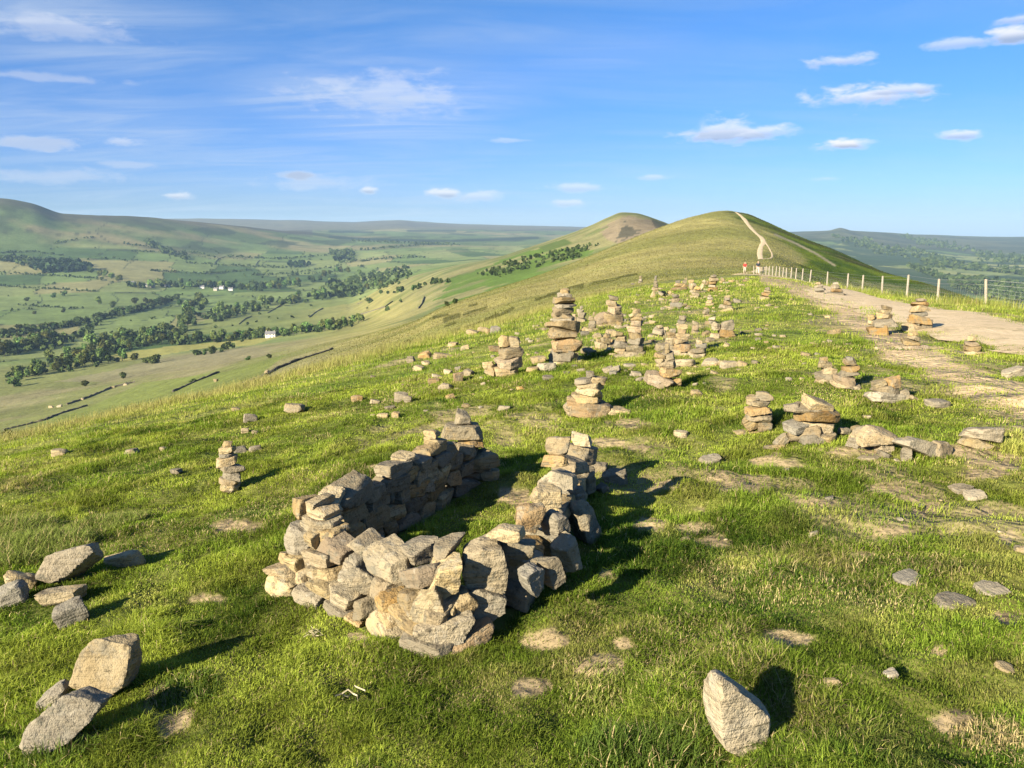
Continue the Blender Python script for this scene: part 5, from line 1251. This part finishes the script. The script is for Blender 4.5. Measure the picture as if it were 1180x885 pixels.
# right-hand valley: woods between the fields
for s_, (poly, n_, hp_) in enumerate([([(1000,282),(1040,285),(1100,300),(1085,305),(1040,297),(1005,292)], 120, 4),([(1030,270),(1070,277),(1120,284),(1110,290),(1060,283)], 90, 3.5),([(1060,300),(1100,303),(1180,312),(1180,318),(1120,312),(1070,310)], 130, 4.5),
      ([(1088,320),(1130,322),(1180,330),(1180,352),(1140,345),(1100,333)], 260, 6),([(960,272),(1000,276),(1020,286),(1000,288),(970,280)], 80, 3.5),([(1120,290),(1180,296),(1180,306),(1130,302)], 100, 4),([(1040,306),(1060,309),(1090,322),(1075,320)], 60, 5)]):
    mass_poly(poly, n_, hp_, 60 + s_, rmin=700, nn=14)
mo = link('woodland', cloud_mesh('woodland', np.concatenate(MV), np.concatenate(MC), M['foliage_mass'])); tag(mo, 'far-off woods and hedgerows across both valleys', 'woodland', kind='stuff')

# ------------------------------------------------------------------ drystone field walls
def field_wall(pts, label, hpx=3.2, rmin=90, broken=0.0):
    P = []
    for (a, b), (c, d) in zip(pts[:-1], pts[1:]):
        n = max(3, int(math.hypot(c - a, d - b) / 2.5))
        for i in range(n):
            q = hit(a + (c - a) * i / n, b + (d - b) * i / n, rmin)
            if q is not None: P.append(q)
    P = [P[0]] + [q for p_, q in zip(P[:-1], P[1:]) if (q - p_).length < 120]
    bm = bmesh.new(); prev = None
    for i, q in enumerate(P):
        a = P[max(0, i - 1)]; b = P[min(len(P) - 1, i + 1)]; e = Vector((b.x - a.x, b.y - a.y, 0)).normalized(); nn = Vector((e.y, -e.x, 0))
        hh = max(.9, min(px2m(hpx * .72, q), 1.9)) * random.uniform(.55, 1.2); ww = .38
        z0 = Vector((0, 0, -.6)); z1 = Vector((0, 0, hh))
        ring = [bm.verts.new(q + nn * ww * 1.2 + z0), bm.verts.new(q + nn * ww * .7 + z1), bm.verts.new(q - nn * ww * .7 + z1), bm.verts.new(q - nn * ww * 1.2 + z0)]
        if prev:
            for k in range(4): bm.faces.new((prev[k], prev[(k + 1) % 4], ring[(k + 1) % 4], ring[k]))
        else: bm.faces.new(ring)
        prev = ring
    bm.faces.new(prev[::-1]); bmesh.ops.recalc_face_normals(bm, faces=bm.faces[:])
    me = bpy.data.meshes.new('field_wall'); bm.to_mesh(me); bm.free(); me.materials.append(M['wallstone'])
    tag(link('field_wall', me), label, 'stone wall', 'drystone walls of the fields', 'thing')
field_wall([(4,496),(50,485),(66,478),(103,467)], 'low dark field wall nearest the left brow')
field_wall([(77,466.5),(100,459),(128,447.5),(158,440)], 'field wall running up above the nearest left one')
field_wall([(199,452),(225,440),(255,428.5)], 'short diagonal wall in the smooth green field')
field_wall([(285,443.5),(300,437),(318,426),(345,415),(386,402)], 'long diagonal wall just under the brow', 3.5)
field_wall([(308,361),(322,353),(330,349)], 'short wall on the pale field beyond the stream wood, right one', 2.4)
field_wall([(275,374),(282,368),(293,363)], 'short wall on the pale field beyond the stream wood, left one', 2.4)
field_wall([(356,366),(365,359),(375,354.5)], 'short wall high on the hay slope', 2.4)
field_wall([(482,356),(486,351),(490,340)], 'dark upright-looking wall climbing the hay slope', 3)
field_wall([(400,372),(412,364),(430,358),(444,354),(455,346)], 'winding wall along the hay slope', 2)
field_wall([(411,351),(420,347)], 'stub of wall beside the lone round bush', 2.4)
field_wall([(247,304),(252,298),(262,295)], 'wall bending up the far field', 2.2, 900)
field_wall([(293,309),(297,302),(301,299)], 'short steep wall in the far field', 2.2, 900)
field_wall([(0,299.5),(30,301),(48,302)], 'long wall along the upper left fields', 2.0, 900)
for (u, v, w, lb) in [(59,470,6,'pale block standing for sunlit wall left of the gap between the walls'),(69,469,6,'pale block standing for a sunlit wall end in the gap between the walls'),(95,461,4,'pale block standing for a sunlit stretch of the upper field wall'),(131,447,4,'pale block standing for sunlit wall where the upper wall breaks'),(145,444,5,'pale block standing for the sunlit upper wall end'),(308,431,6,'pale tumbled rock on the long diagonal wall'),(249,440,4,'white rock on the slope below the diagonal wall')]:
    p = hit(u, v, 120); k = px2m(1, p); me, V = stone_mesh(w * k, 1.6, 1.5, nseed(), M['grit_pale'], 5); tag(link('rock', me, None, p + Vector((0, 0, .5))), lb, 'rock')  # blocks at the upper walls stand for sunlit wall, the light in their colour

# ------------------------------------------------------------------ houses
def house(u, v, wpx, label, wall='whitewash', rz=0.2, rmin=500, storeys=2, wid=None):
    p = hit(u, v, rmin); k = px2m(1, p); L = wpx * k; D = min(L * .6, 8); Hh = 2.7 * storeys; rise = D * .42
    t = thing('house', label, 'house', p, rz)
    def mesh(nm, verts, faces, mat, par=t):
        me = bpy.data.meshes.new(nm); me.from_pydata(verts, [], faces); me.update(); me.materials.append(mat); return link(nm, me, par)
    def box(nm, x0, x1, y0, y1, z0, z1, mat, par=t):
        v_ = [(x0, y0, z0), (x1, y0, z0), (x1, y1, z0), (x0, y1, z0), (x0, y0, z1), (x1, y0, z1), (x1, y1, z1), (x0, y1, z1)]
        return mesh(nm, v_, [(0, 3, 2, 1), (4, 5, 6, 7), (0, 1, 5, 4), (1, 2, 6, 5), (2, 3, 7, 6), (3, 0, 4, 7)], mat, par)
    a, b = L / 2, D / 2
    mesh('wall', [(-a, -b, -2), (a, -b, -2), (a, b, -2), (-a, b, -2), (-a, -b, Hh), (a, -b, Hh), (a, b, Hh), (-a, b, Hh), (-a, 0, Hh + rise), (a, 0, Hh + rise)],
         [(0, 1, 5, 4), (2, 3, 7, 6), (1, 2, 6, 9, 5), (3, 0, 4, 8, 7), (0, 3, 2, 1)], M[wall])
    o = .4; rf = mesh('roof', [(-a - o, -b - o, Hh - .25), (a + o, -b - o, Hh - .25), (a + o, 0, Hh + rise + .12), (-a - o, 0, Hh + rise + .12), (-a - o, b + o, Hh - .25), (a + o, b + o, Hh - .25),
         (-a - o, -b - o, Hh - .5), (a + o, -b - o, Hh - .5), (a + o, 0, Hh + rise - .13), (-a - o, 0, Hh + rise - .13), (-a - o, b + o, Hh - .5), (a + o, b + o, Hh - .5)],
         [(0, 1, 2, 3), (3, 2, 5, 4), (7, 6, 9, 8), (8, 9, 10, 11), (0, 6, 7, 1), (5, 11, 10, 4), (1, 7, 8, 2), (2, 8, 11, 5), (3, 9, 6, 0), (4, 10, 9, 3)], M['slate'])
    for cx in (-a * .8, a * .8): box('chimney', cx - .5, cx + .5, -.5, .5, Hh + rise - .6, Hh + rise + 1.3, M['housestone'], rf)
    nw = max(2, int(L / 4))
    for f in range(storeys):
        for i in range(nw):
            cx = -a + L * (i + .5) / nw
            if f == 0 and i == nw // 2: box('door', cx - .5, cx + .5, -b - .05, -b + .05, 0, 2.1, M['bark']); continue
            box('window', cx - .55, cx + .55, -b - .04, -b + .05, f * 2.7 + .9, f * 2.7 + 2.2, M['windowglass'])
    return t
house(312, 389, 11, 'lone stone farmhouse with a slate roof in a row of trees', 'whitewash', .15, 400)
for (u, v, w, lb, wl) in [(152,327.5,5,'leftmost pale cottage of the village','whitewash'),(160,329,6,'second pale cottage from the village left end','housestone'),(167,330.5,5,'pale cottage at the middle of the left village row','whitewash'),(176,331.5,5,'low pale house right of the left village row','housestone'),(193,330.5,5,'white house between two clumps of village trees','whitewash'),(233,332.5,5,'white tall house in the middle of the village','whitewash'),(249,335,5,'grey-roofed house right of the white tall one','housestone'),(256,333,6,'pale long house near the village right end','whitewash'),(266,335,5,'last pale house at the village right end','whitewash'),(404,341,6,'white farm building by the far stream trees','whitewash')]:
    house(u, v, w, lb, wl, float(rgv.uniform(-.4, .5)), 700)

# ------------------------------------------------------------------ post and wire fence along the path
FP = [(1190,38.0),(1137.5,38.2),(1081,41.5),(1045,47),(1016,52.5),(993,57.5),(975.6,62.5),(952,69.5),(932,77.5),(923,81.5),(915.5,85.5),(910,88.5),(904.5,91.5),(900.5,94),(896.5,96.5),(892.5,99),(888.5,101.5),(884.5,104),(881,106),(877.5,108.5),(874,110.5),(870.5,112.5),(867,115)]
FR = thing('wire_fence', 'wire netting fence on pale wooden posts beside the gravel path', 'fence', at(1016, 52.5))
tops = []
rgf = np.random.default_rng(3)
for i, (u, r) in enumerate(FP):
    p = at(u, r); w = .075; h = 1.18 + float(rgf.normal(0, .03)); w = .06
    bm = bmesh.new(); bmesh.ops.create_cone(bm, cap_ends=True, segments=10, radius1=w, radius2=w * .92, depth=h + .3)
    bmesh.ops.translate(bm, verts=bm.verts[:], vec=(0, 0, (h - .3) / 2))
    top = [e for e in bm.edges if all(v.co.z > h - .01 for v in e.verts)]
    bmesh.ops.bevel(bm, geom=top, offset=.018, segments=2, affect='EDGES')
    me = bpy.data.meshes.new('post'); bm.to_mesh(me); bm.free(); me.materials.append(M['postwood'])
    tilt = (float(rgf.normal(0, .02)), float(rgf.normal(0, .025)) - (.1 if i == 1 else 0), 0)
    link('post', me, FR, p - FR.location, tilt)
    tops.append((p, h, tilt))
def wire(pts, rad):
    bm = bmesh.new(); prev = None
    for q in pts:
        ring = [bm.verts.new(q + Vector((0, rad * math.cos(k * 2.094), rad * math.sin(k * 2.094)))) for k in range(3)]
        if prev:
            for k in range(3): bm.faces.new((prev[k], prev[(k + 1) % 3], ring[(k + 1) % 3], ring[k]))
        prev = ring
    return bm
for f in (.96, .80):
    pts = []
    for i, (p, h, t) in enumerate(tops):
        pts.append(p + Vector((t[1] * h * f, -t[0] * h * f, h * f)) - FR.location)
    bm = wire(pts, .0035); me = bpy.data.meshes.new('wire'); bm.to_mesh(me); bm.free(); me.materials.append(M['wire']); link('wire', me, FR)
# sheep netting between the posts: one mesh, horizontals and uprights
bm = bmesh.new()
def rod(a, b, r):
    d = (b - a).normalized(); s = d.orthogonal().normalized(); t = d.cross(s)
    R0 = [bm.verts.new(a + (s * math.cos(k * 2.094) + t * math.sin(k * 2.094)) * r) for k in range(3)]; R1 = [bm.verts.new(b + (s * math.cos(k * 2.094) + t * math.sin(k * 2.094)) * r) for k in range(3)]
    for k in range(3): bm.faces.new((R0[k], R0[(k + 1) % 3], R1[(k + 1) % 3], R1[k]))
for i in range(len(tops) - 1):
    (p, h, t), (q, h2, t2) = tops[i], tops[i + 1]
    def P(f, z): return p.lerp(q, f) + Vector((0, 0, z)) - FR.location
    for z in (.06, .2, .34, .48, .62, .78): rod(P(0, z), P(1, z), .0016)
    n = int(min(24, (q - p).length / .18))
    for k in range(1, n): rod(P(k / n, .06), P(k / n, .78), .0013)
me = bpy.data.meshes.new('netting'); bm.to_mesh(me); bm.free(); me.materials.append(M['wire']); link('netting', me, FR)

# ------------------------------------------------------------------ two walkers on the path
M['skin'] = mat_plain('skin', (0.45, 0.28, 0.20), 0.6); M['red_cloth'] = mat_plain('red_cloth', (0.32, 0.035, 0.028)); M['dark_cloth'] = mat_plain('dark_cloth', (0.022, 0.03, 0.04))
M['cream_cloth'] = mat_plain('cream_cloth', (0.42, 0.37, 0.29)); M['hair'] = mat_plain('hair', (0.05, 0.035, 0.025)); M['boot'] = mat_plain('boot_leather', (0.06, 0.045, 0.035))
def skin_obj(name, joints, edges, radii, mat, parent, root=0, lv=2):
    me = bpy.data.meshes.new(name); me.from_pydata(joints, edges, []); me.update()
    o = link(name, me, parent); me.materials.append(mat)
    sk = o.modifiers.new('skin', 'SKIN'); sk.use_smooth_shade = True
    for i, r_ in enumerate(radii):
        rr = r_ if isinstance(r_, tuple) else (r_, r_); me.skin_vertices[0].data[i].radius = rr; me.skin_vertices[0].data[i].use_root = (i == root)
    sb = o.modifiers.new('smooth', 'SUBSURF'); sb.levels = lv; sb.render_levels = lv
    return o
def walker(u, r, top, label, rz, stride=1):
    p = at(u, r); t = thing('person', label, 'person', p + Vector((0, 0, .05)), rz, None); s = stride
    J = [(0,0,.93),(0,0,1.12),(0,.01,1.33),(0,.01,1.47),(0,.02,1.55),(0,.03,1.64),(0,.03,1.72),
         (.10,0,.88),(.11,.10*s,.50),(.11,-.02*s if s>0 else -.2,.09),(.11,.12*s+.02,.04),
         (-.10,0,.88),(-.11,-.05*s,.50),(-.11,-.30*s,.11),(-.11,-.20*s,.04),
         (.19,.0,1.40),(.24,-.10*s,1.14),(.24,.02*s,.92),(.24,.06*s,.83),(-.19,.0,1.40),(-.24,.10*s,1.14),(-.24,.26*s,.98),(-.24,.33*s,.93)]
    E = [(0,1),(1,2),(2,3),(3,4),(4,5),(5,6),(0,7),(7,8),(8,9),(9,10),(0,11),(11,12),(12,13),(13,14),(2,15),(15,16),(16,17),(17,18),(2,19),(19,20),(20,21),(21,22)]
    Rr = [(.15,.11),(.14,.10),(.16,.11),.06,.06,.095,.07,.085,.06,.045,.035,.085,.06,.045,.035,.055,.042,.032,.03,.055,.042,.032,.03]
    skin_obj('body', J, E, Rr, M['skin'], t)
    g = 1.22
    skin_obj('shirt', [J[0],J[1],J[2],(0,.01,1.44),J[15],J[16],J[19],J[20]], [(0,1),(1,2),(2,3),(2,4),(4,5),(2,6),(6,7)], [(.175,.13),(.165,.125),(.185,.135),.08,.07,.058,.07,.058], M[top], t)
    skin_obj('trousers', [(0,0,.98),(0,0,.90),J[7],J[8],(J[9][0],J[9][1],.14),J[11],J[12],(J[13][0],J[13][1],.16)], [(0,1),(1,2),(2,3),(3,4),(1,5),(5,6),(6,7)], [(.17,.13),(.16,.125),.105,.08,.068,.105,.08,.068], M['cream_cloth'], t)
    skin_obj('hair', [(0,.0,1.66),(0,.02,1.73)], [(0,1)], [.105,.085], M['hair'], t)
    for i in (9, 13):
        a = J[i]; skin_obj('boot', [(a[0],a[1]-.03,.07),(a[0],a[1]+.14,.05)], [(0,1)], [.06,.05], M['boot'], t)
    return t
walker(856.5, 121, 'red_cloth', 'walker in a red top on the far path, left of two', 2.9)
walker(871.5, 107, 'dark_cloth', 'walker in a dark top and pale trousers near the fence, right of two', 2.8, -1)
# packing stones under the left wall's copes and in the gaps of its crest
SEED[0] = 90000
for (u, v, w, h, t) in [(427,566,34,20,GG),(446,557,34,20,GG),(462,549,30,18,G),(477,545,28,18,GG),(491,536,24,20,GG),(470,538,24,12,G),(503,528,22,20,GG),(455,566,34,20,GG),(482,556,30,18,GG)]:
    cope(u, v, w, h, LW0, LW1, t, 0.0, .15, 0.0, 0.0, .22)
for o in list(COL.objects):
    if o.get('label', '').startswith('big pale leaf-shaped slab'): o.name = 'upright_stone'
# the ring holds more stones than one could list: those that show largest stay parts, the hidden packing becomes one part
from mathutils.bvhtree import BVHTree
bpy.context.view_layer.update()
ring_st = [o for o in SH.children if o.type == 'MESH']
vs_, ps_, own_ = [], [], []
for i, o in enumerate(ring_st):
    mw = SH.matrix_world @ o.matrix_local; b0 = len(vs_)
    vs_ += [mw @ v.co for v in o.data.vertices]
    for p in o.data.polygons: ps_.append([b0 + k for k in p.vertices]); own_.append(i)
bvh = BVHTree.FromPolygons(vs_, ps_); hits_ = [0] * len(ring_st)
for uu in np.arange(296, 735, 2.0):
    for vv in np.arange(476, 765, 2.0):
        th, t = ray(uu, vv); q = bvh.ray_cast(Vector((0, 0, CAM_Z)), Vector((math.sin(th), math.cos(th), float(t))).normalized())
        if q[2] is not None: hits_[own_[q[2]]] += 1
order = sorted(range(len(ring_st)), key=lambda i: -hits_[i])[98:]
fm = bmesh.new(); mats_ = []
for i in order:
    o = ring_st[i]; m_ = o.data.materials[0]
    if m_ not in mats_: mats_.append(m_)
    n0 = len(fm.faces); tmp = o.data.copy(); tmp.transform(o.matrix_local); fm.from_mesh(tmp); bpy.data.meshes.remove(tmp); fm.faces.ensure_lookup_table()
    for f in fm.faces[n0:]: f.material_index = mats_.index(m_)
    bpy.data.objects.remove(o)
me = bpy.data.meshes.new('packing_stones'); fm.to_mesh(me); fm.free()
for m_ in mats_: me.materials.append(m_)
tag(link('packing_stones', me, SH), kind='stuff')


# ------------------------------------------------------------------ sky, sun, haze, camera
SUN_EL, SUN_AZ_LEFT = R(22.5), R(43)       # a low sun behind the camera, to its left
sun_dir = Vector((-math.sin(SUN_AZ_LEFT) * math.cos(SUN_EL), -math.cos(SUN_AZ_LEFT) * math.cos(SUN_EL), math.sin(SUN_EL)))
sl = bpy.data.lights.new('sun', 'SUN'); sl.energy = 5.0; sl.angle = R(0.53); sl.color = (1.0, 0.89, 0.70)
so = bpy.data.objects.new('sun', sl); COL.objects.link(so)
so.rotation_euler = (-sun_dir).to_track_quat('-Z', 'Y').to_euler()

def build_world():
    w = bpy.data.worlds.new('World'); S.world = w; w.use_nodes = True
    nt = w.node_tree
    for n in list(nt.nodes): nt.nodes.remove(n)
    k = NT(nt)
    out = k.n('ShaderNodeOutputWorld'); bg = k.n('ShaderNodeBackground'); bg.inputs['Strength'].default_value = 0.050
    sky = k.n('ShaderNodeTexSky', sky_type='NISHITA'); sky.sun_disc = False
    sky.sun_elevation = SUN_EL; sky.sun_rotation = math.atan2(sun_dir.x, sun_dir.y)
    sky.altitude = 400; sky.air_density = 1.0; sky.dust_density = 0.1; sky.ozone_density = 3.5
    tc = k.n('ShaderNodeTexCoord').outputs['Generated']
    sep = k.n('ShaderNodeSeparateXYZ'); k.l(tc, sep.inputs[0]); x, y, z = sep.outputs
    az = k.math('ARCTAN2', x, y); el = k.math('ARCSINE', z)
    # high cirrus on a plane overhead
    zz = k.math('ADD', k.math('MAXIMUM', z, 0.0), 0.10)
    cmb = k.n('ShaderNodeCombineXYZ'); k.l(k.math('DIVIDE', x, zz), cmb.inputs[0]); k.l(k.math('DIVIDE', y, zz), cmb.inputs[1])
    mp = k.n('ShaderNodeMapping'); mp.inputs['Rotation'].default_value = (0, 0, R(12)); mp.inputs['Scale'].default_value = (0.55, 1.5, 1); k.l(cmb.outputs[0], mp.inputs['Vector'])
    n1 = k.noise(mp.outputs[0], 1.1, 9, 0.62, 0.9)
    mp2 = k.n('ShaderNodeMapping'); mp2.inputs['Scale'].default_value = (0.4, 0.5, 1); mp2.inputs['Location'].default_value = (3.4, 1.2, 0); k.l(cmb.outputs[0], mp2.inputs['Vector'])
    n2 = k.noise(mp2.outputs[0], 0.9, 3, 0.5)
    cir = k.math('MULTIPLY', k.ramp(n1, 0.30, 0.85), k.ramp(n2, 0.24, 0.60))
    side = k.ramp(az, -0.30, 0.30, 1.0, 0.35)
    cir = k.math('MULTIPLY', k.math('MULTIPLY', cir, side), 0.8)
    # broad soft veils of high cloud
    veil = None
    for (u, v, a, b, wgt) in [(430,115,210,62,.75),(90,35,230,50,.7),(120,150,260,60,.5),(560,40,200,30,.35),(330,190,300,50,.45),(690,60,160,30,.3)]:
        cx = (u - 590) / F_PX; cy = (442.5 - v) / F_PX; X_, Y_, Z_ = cx, CP + cy * SP, -SP + cy * CP
        dx = k.math('MULTIPLY', k.math('SUBTRACT', az, math.atan2(X_, Y_)), F_PX / a); dy = k.math('MULTIPLY', k.math('SUBTRACT', el, math.atan2(Z_, math.hypot(X_, Y_))), F_PX / b)
        m_ = k.math('MULTIPLY', k.ramp(k.math('SQRT', k.math('ADD', k.math('MULTIPLY', dx, dx), k.math('MULTIPLY', dy, dy))), 1.25, 0.0), wgt)
        veil = m_ if veil is None else k.math('MAXIMUM', veil, m_)
    mp3 = k.n('ShaderNodeMapping'); mp3.inputs['Rotation'].default_value = (0, 0, R(-9)); mp3.inputs['Scale'].default_value = (0.9, 3.4, 1); k.l(cmb.outputs[0], mp3.inputs['Vector'])
    n3 = k.noise(mp3.outputs[0], 0.9, 8, 0.60, 1.2)
    veil = k.math('MULTIPLY', veil, k.ramp(n3, 0.30, 0.78, 0.15, 1.0))
    cir = k.math('MAXIMUM', k.math('MULTIPLY', cir, 0.7), veil)
    # small low cumulus and the streaked banks near the horizon (bearing, height, half width, half height, weight)
    blobs = []
    for (u, v, a, b, wgt) in [(845,155,68,10,.85),(830,150,40,14,.7),(880,152,45,8,.7),(1000,112,64,13,.85),(1035,104,35,7,.7),(972,167,30,7,1.0),(970,70,42,8,.7),(1108,155,19,6,.75),(1110,49,38,6,.55),(1167,40,24,9,.9),(1170,22,20,5,.6),
                              (45,166,55,8,.55),(135,163,24,6,.45),(60,203,60,10,.35),(205,226,19,6,.8),(340,202,32,7,.85),(370,210,70,9,.35),(425,219,12,5,.8),(515,223,26,7,.85),(550,226,34,8,.5),(660,216,36,6,.5),(655,234,28,6,.55),(757,204,20,4,.45),(955,206,24,3,.35),(60,30,90,14,.35),(440,110,100,26,.35),(150,190,26,4,.3),(590,162,30,3,.3),(40,88,90,5,.35)]:
        cx = (u - 590) / F_PX; cy = (442.5 - v) / F_PX
        X_, Y_, Z_ = cx, CP + cy * SP, -SP + cy * CP
        n_ = math.sqrt(X_ * X_ + Y_ * Y_ + Z_ * Z_)
        blobs.append((math.atan2(X_, Y_), math.asin(Z_ / n_), a / F_PX, b / F_PX, wgt))
    ae = k.n('ShaderNodeCombineXYZ'); k.l(az, ae.inputs[0]); k.l(k.math('MULTIPLY', el, 2.6), ae.inputs[1])
    nb = k.noise(ae.outputs[0], 30, 7, 0.62, 0.3); nb2 = k.noise(ae.outputs[0], 9, 4, 0.6)
    wob = k.math('ADD', k.math('MULTIPLY', k.math('SUBTRACT', nb, 0.5), 2.3), k.math('MULTIPLY', k.math('SUBTRACT', nb2, 0.5), 1.6))
    cum = None; shade = None
    for (ca, ce, a, b, wgt) in blobs:
        dx = k.math('MULTIPLY', k.math('SUBTRACT', az, ca), 1 / a); dy = k.math('MULTIPLY', k.math('SUBTRACT', el, ce), 1 / b)
        d = k.math('SQRT', k.math('ADD', k.math('MULTIPLY', dx, dx), k.math('MULTIPLY', dy, dy)))
        m_ = k.math('MULTIPLY', k.ramp(k.math('ADD', d, wob), 1.05, 0.25), wgt)
        sh = k.math('MULTIPLY', m_, 0.9 if (ca < -0.2 and ce < 0.19 and a > 0.027) else k.ramp(dy, -0.5, 0.35, 1.0, 0.0))
        cum = m_ if cum is None else k.math('MAXIMUM', cum, m_); shade = sh if shade is None else k.math('MAXIMUM', shade, sh)
    c0 = k.mix(1.0, k.hsv(sky.outputs[0], 0.5, 1.25, 1.12), (0.93, 0.97, 1.10), 'MULTIPLY')
    c0 = k.mix(1.0, c0, k.mix(k.ramp(z, -0.05, 0.36), (0.36, 0.50, 0.86), (0.78, 0.84, 0.88)), 'MULTIPLY')
    CLD = (6.6, 6.7, 7.0); CSH = (2.3, 3.0, 4.4)
    c1 = k.mix(cir, c0, (4.6, 5.3, 6.2))
    cc = k.mix(shade, CLD, CSH)
    c2 = k.mix(cum, c1, cc)
    k.l(c2, bg.inputs['Color']); k.l(bg.outputs[0], out.inputs['Surface'])
build_world()

def build_haze():
    z0 = float(Z.min()) - 1.0; z1 = float(max(Z.max(), 60)) + 45
    bm = bmesh.new(); bmesh.ops.create_cube(bm, size=1.0)
    for v in bm.verts: v.co = Vector((v.co.x * 29200, v.co.y * 29200, z0 + (v.co.z + 0.5) * (z1 - z0)))
    me = bpy.data.meshes.new('haze'); bm.to_mesh(me); bm.free()
    m, nt, out = new_mat('haze_air'); k = NT(nt)
    pv = k.n('ShaderNodeVolumePrincipled'); pv.inputs['Color'].default_value = (0.50, 0.74, 1.0, 1); pv.inputs['Density'].default_value = HAZE
    pv.inputs['Anisotropy'].default_value = 0.0
    k.l(pv.outputs[0], out.inputs['Volume']); me.materials.append(m)
    tag(link('haze', me), 'thin blue summer haze over the valley', 'haze', kind='stuff')
HAZE = 5.2e-5
build_haze()

cam = bpy.data.cameras.new('camera'); co = bpy.data.objects.new('camera', cam); COL.objects.link(co)
cam.sensor_fit = 'HORIZONTAL'; cam.sensor_width = 36; cam.lens = 36 * F_PX / 1180
cam.clip_start = 0.05; cam.clip_end = 60000
co.location = (0, 0, CAM_Z); co.rotation_euler = (R(90) - PITCH, 0, 0)
S.camera = co
S.view_settings.view_transform = 'Standard'; S.view_settings.look = 'None'; S.view_settings.exposure = 1.55; S.view_settings.gamma = 1.0
S.cycles.use_denoising = True
S.cycles.max_bounces = 6; S.cycles.diffuse_bounces = 1; S.cycles.transmission_bounces = 3; S.cycles.volume_bounces = 0; S.cycles.transparent_max_bounces = 4
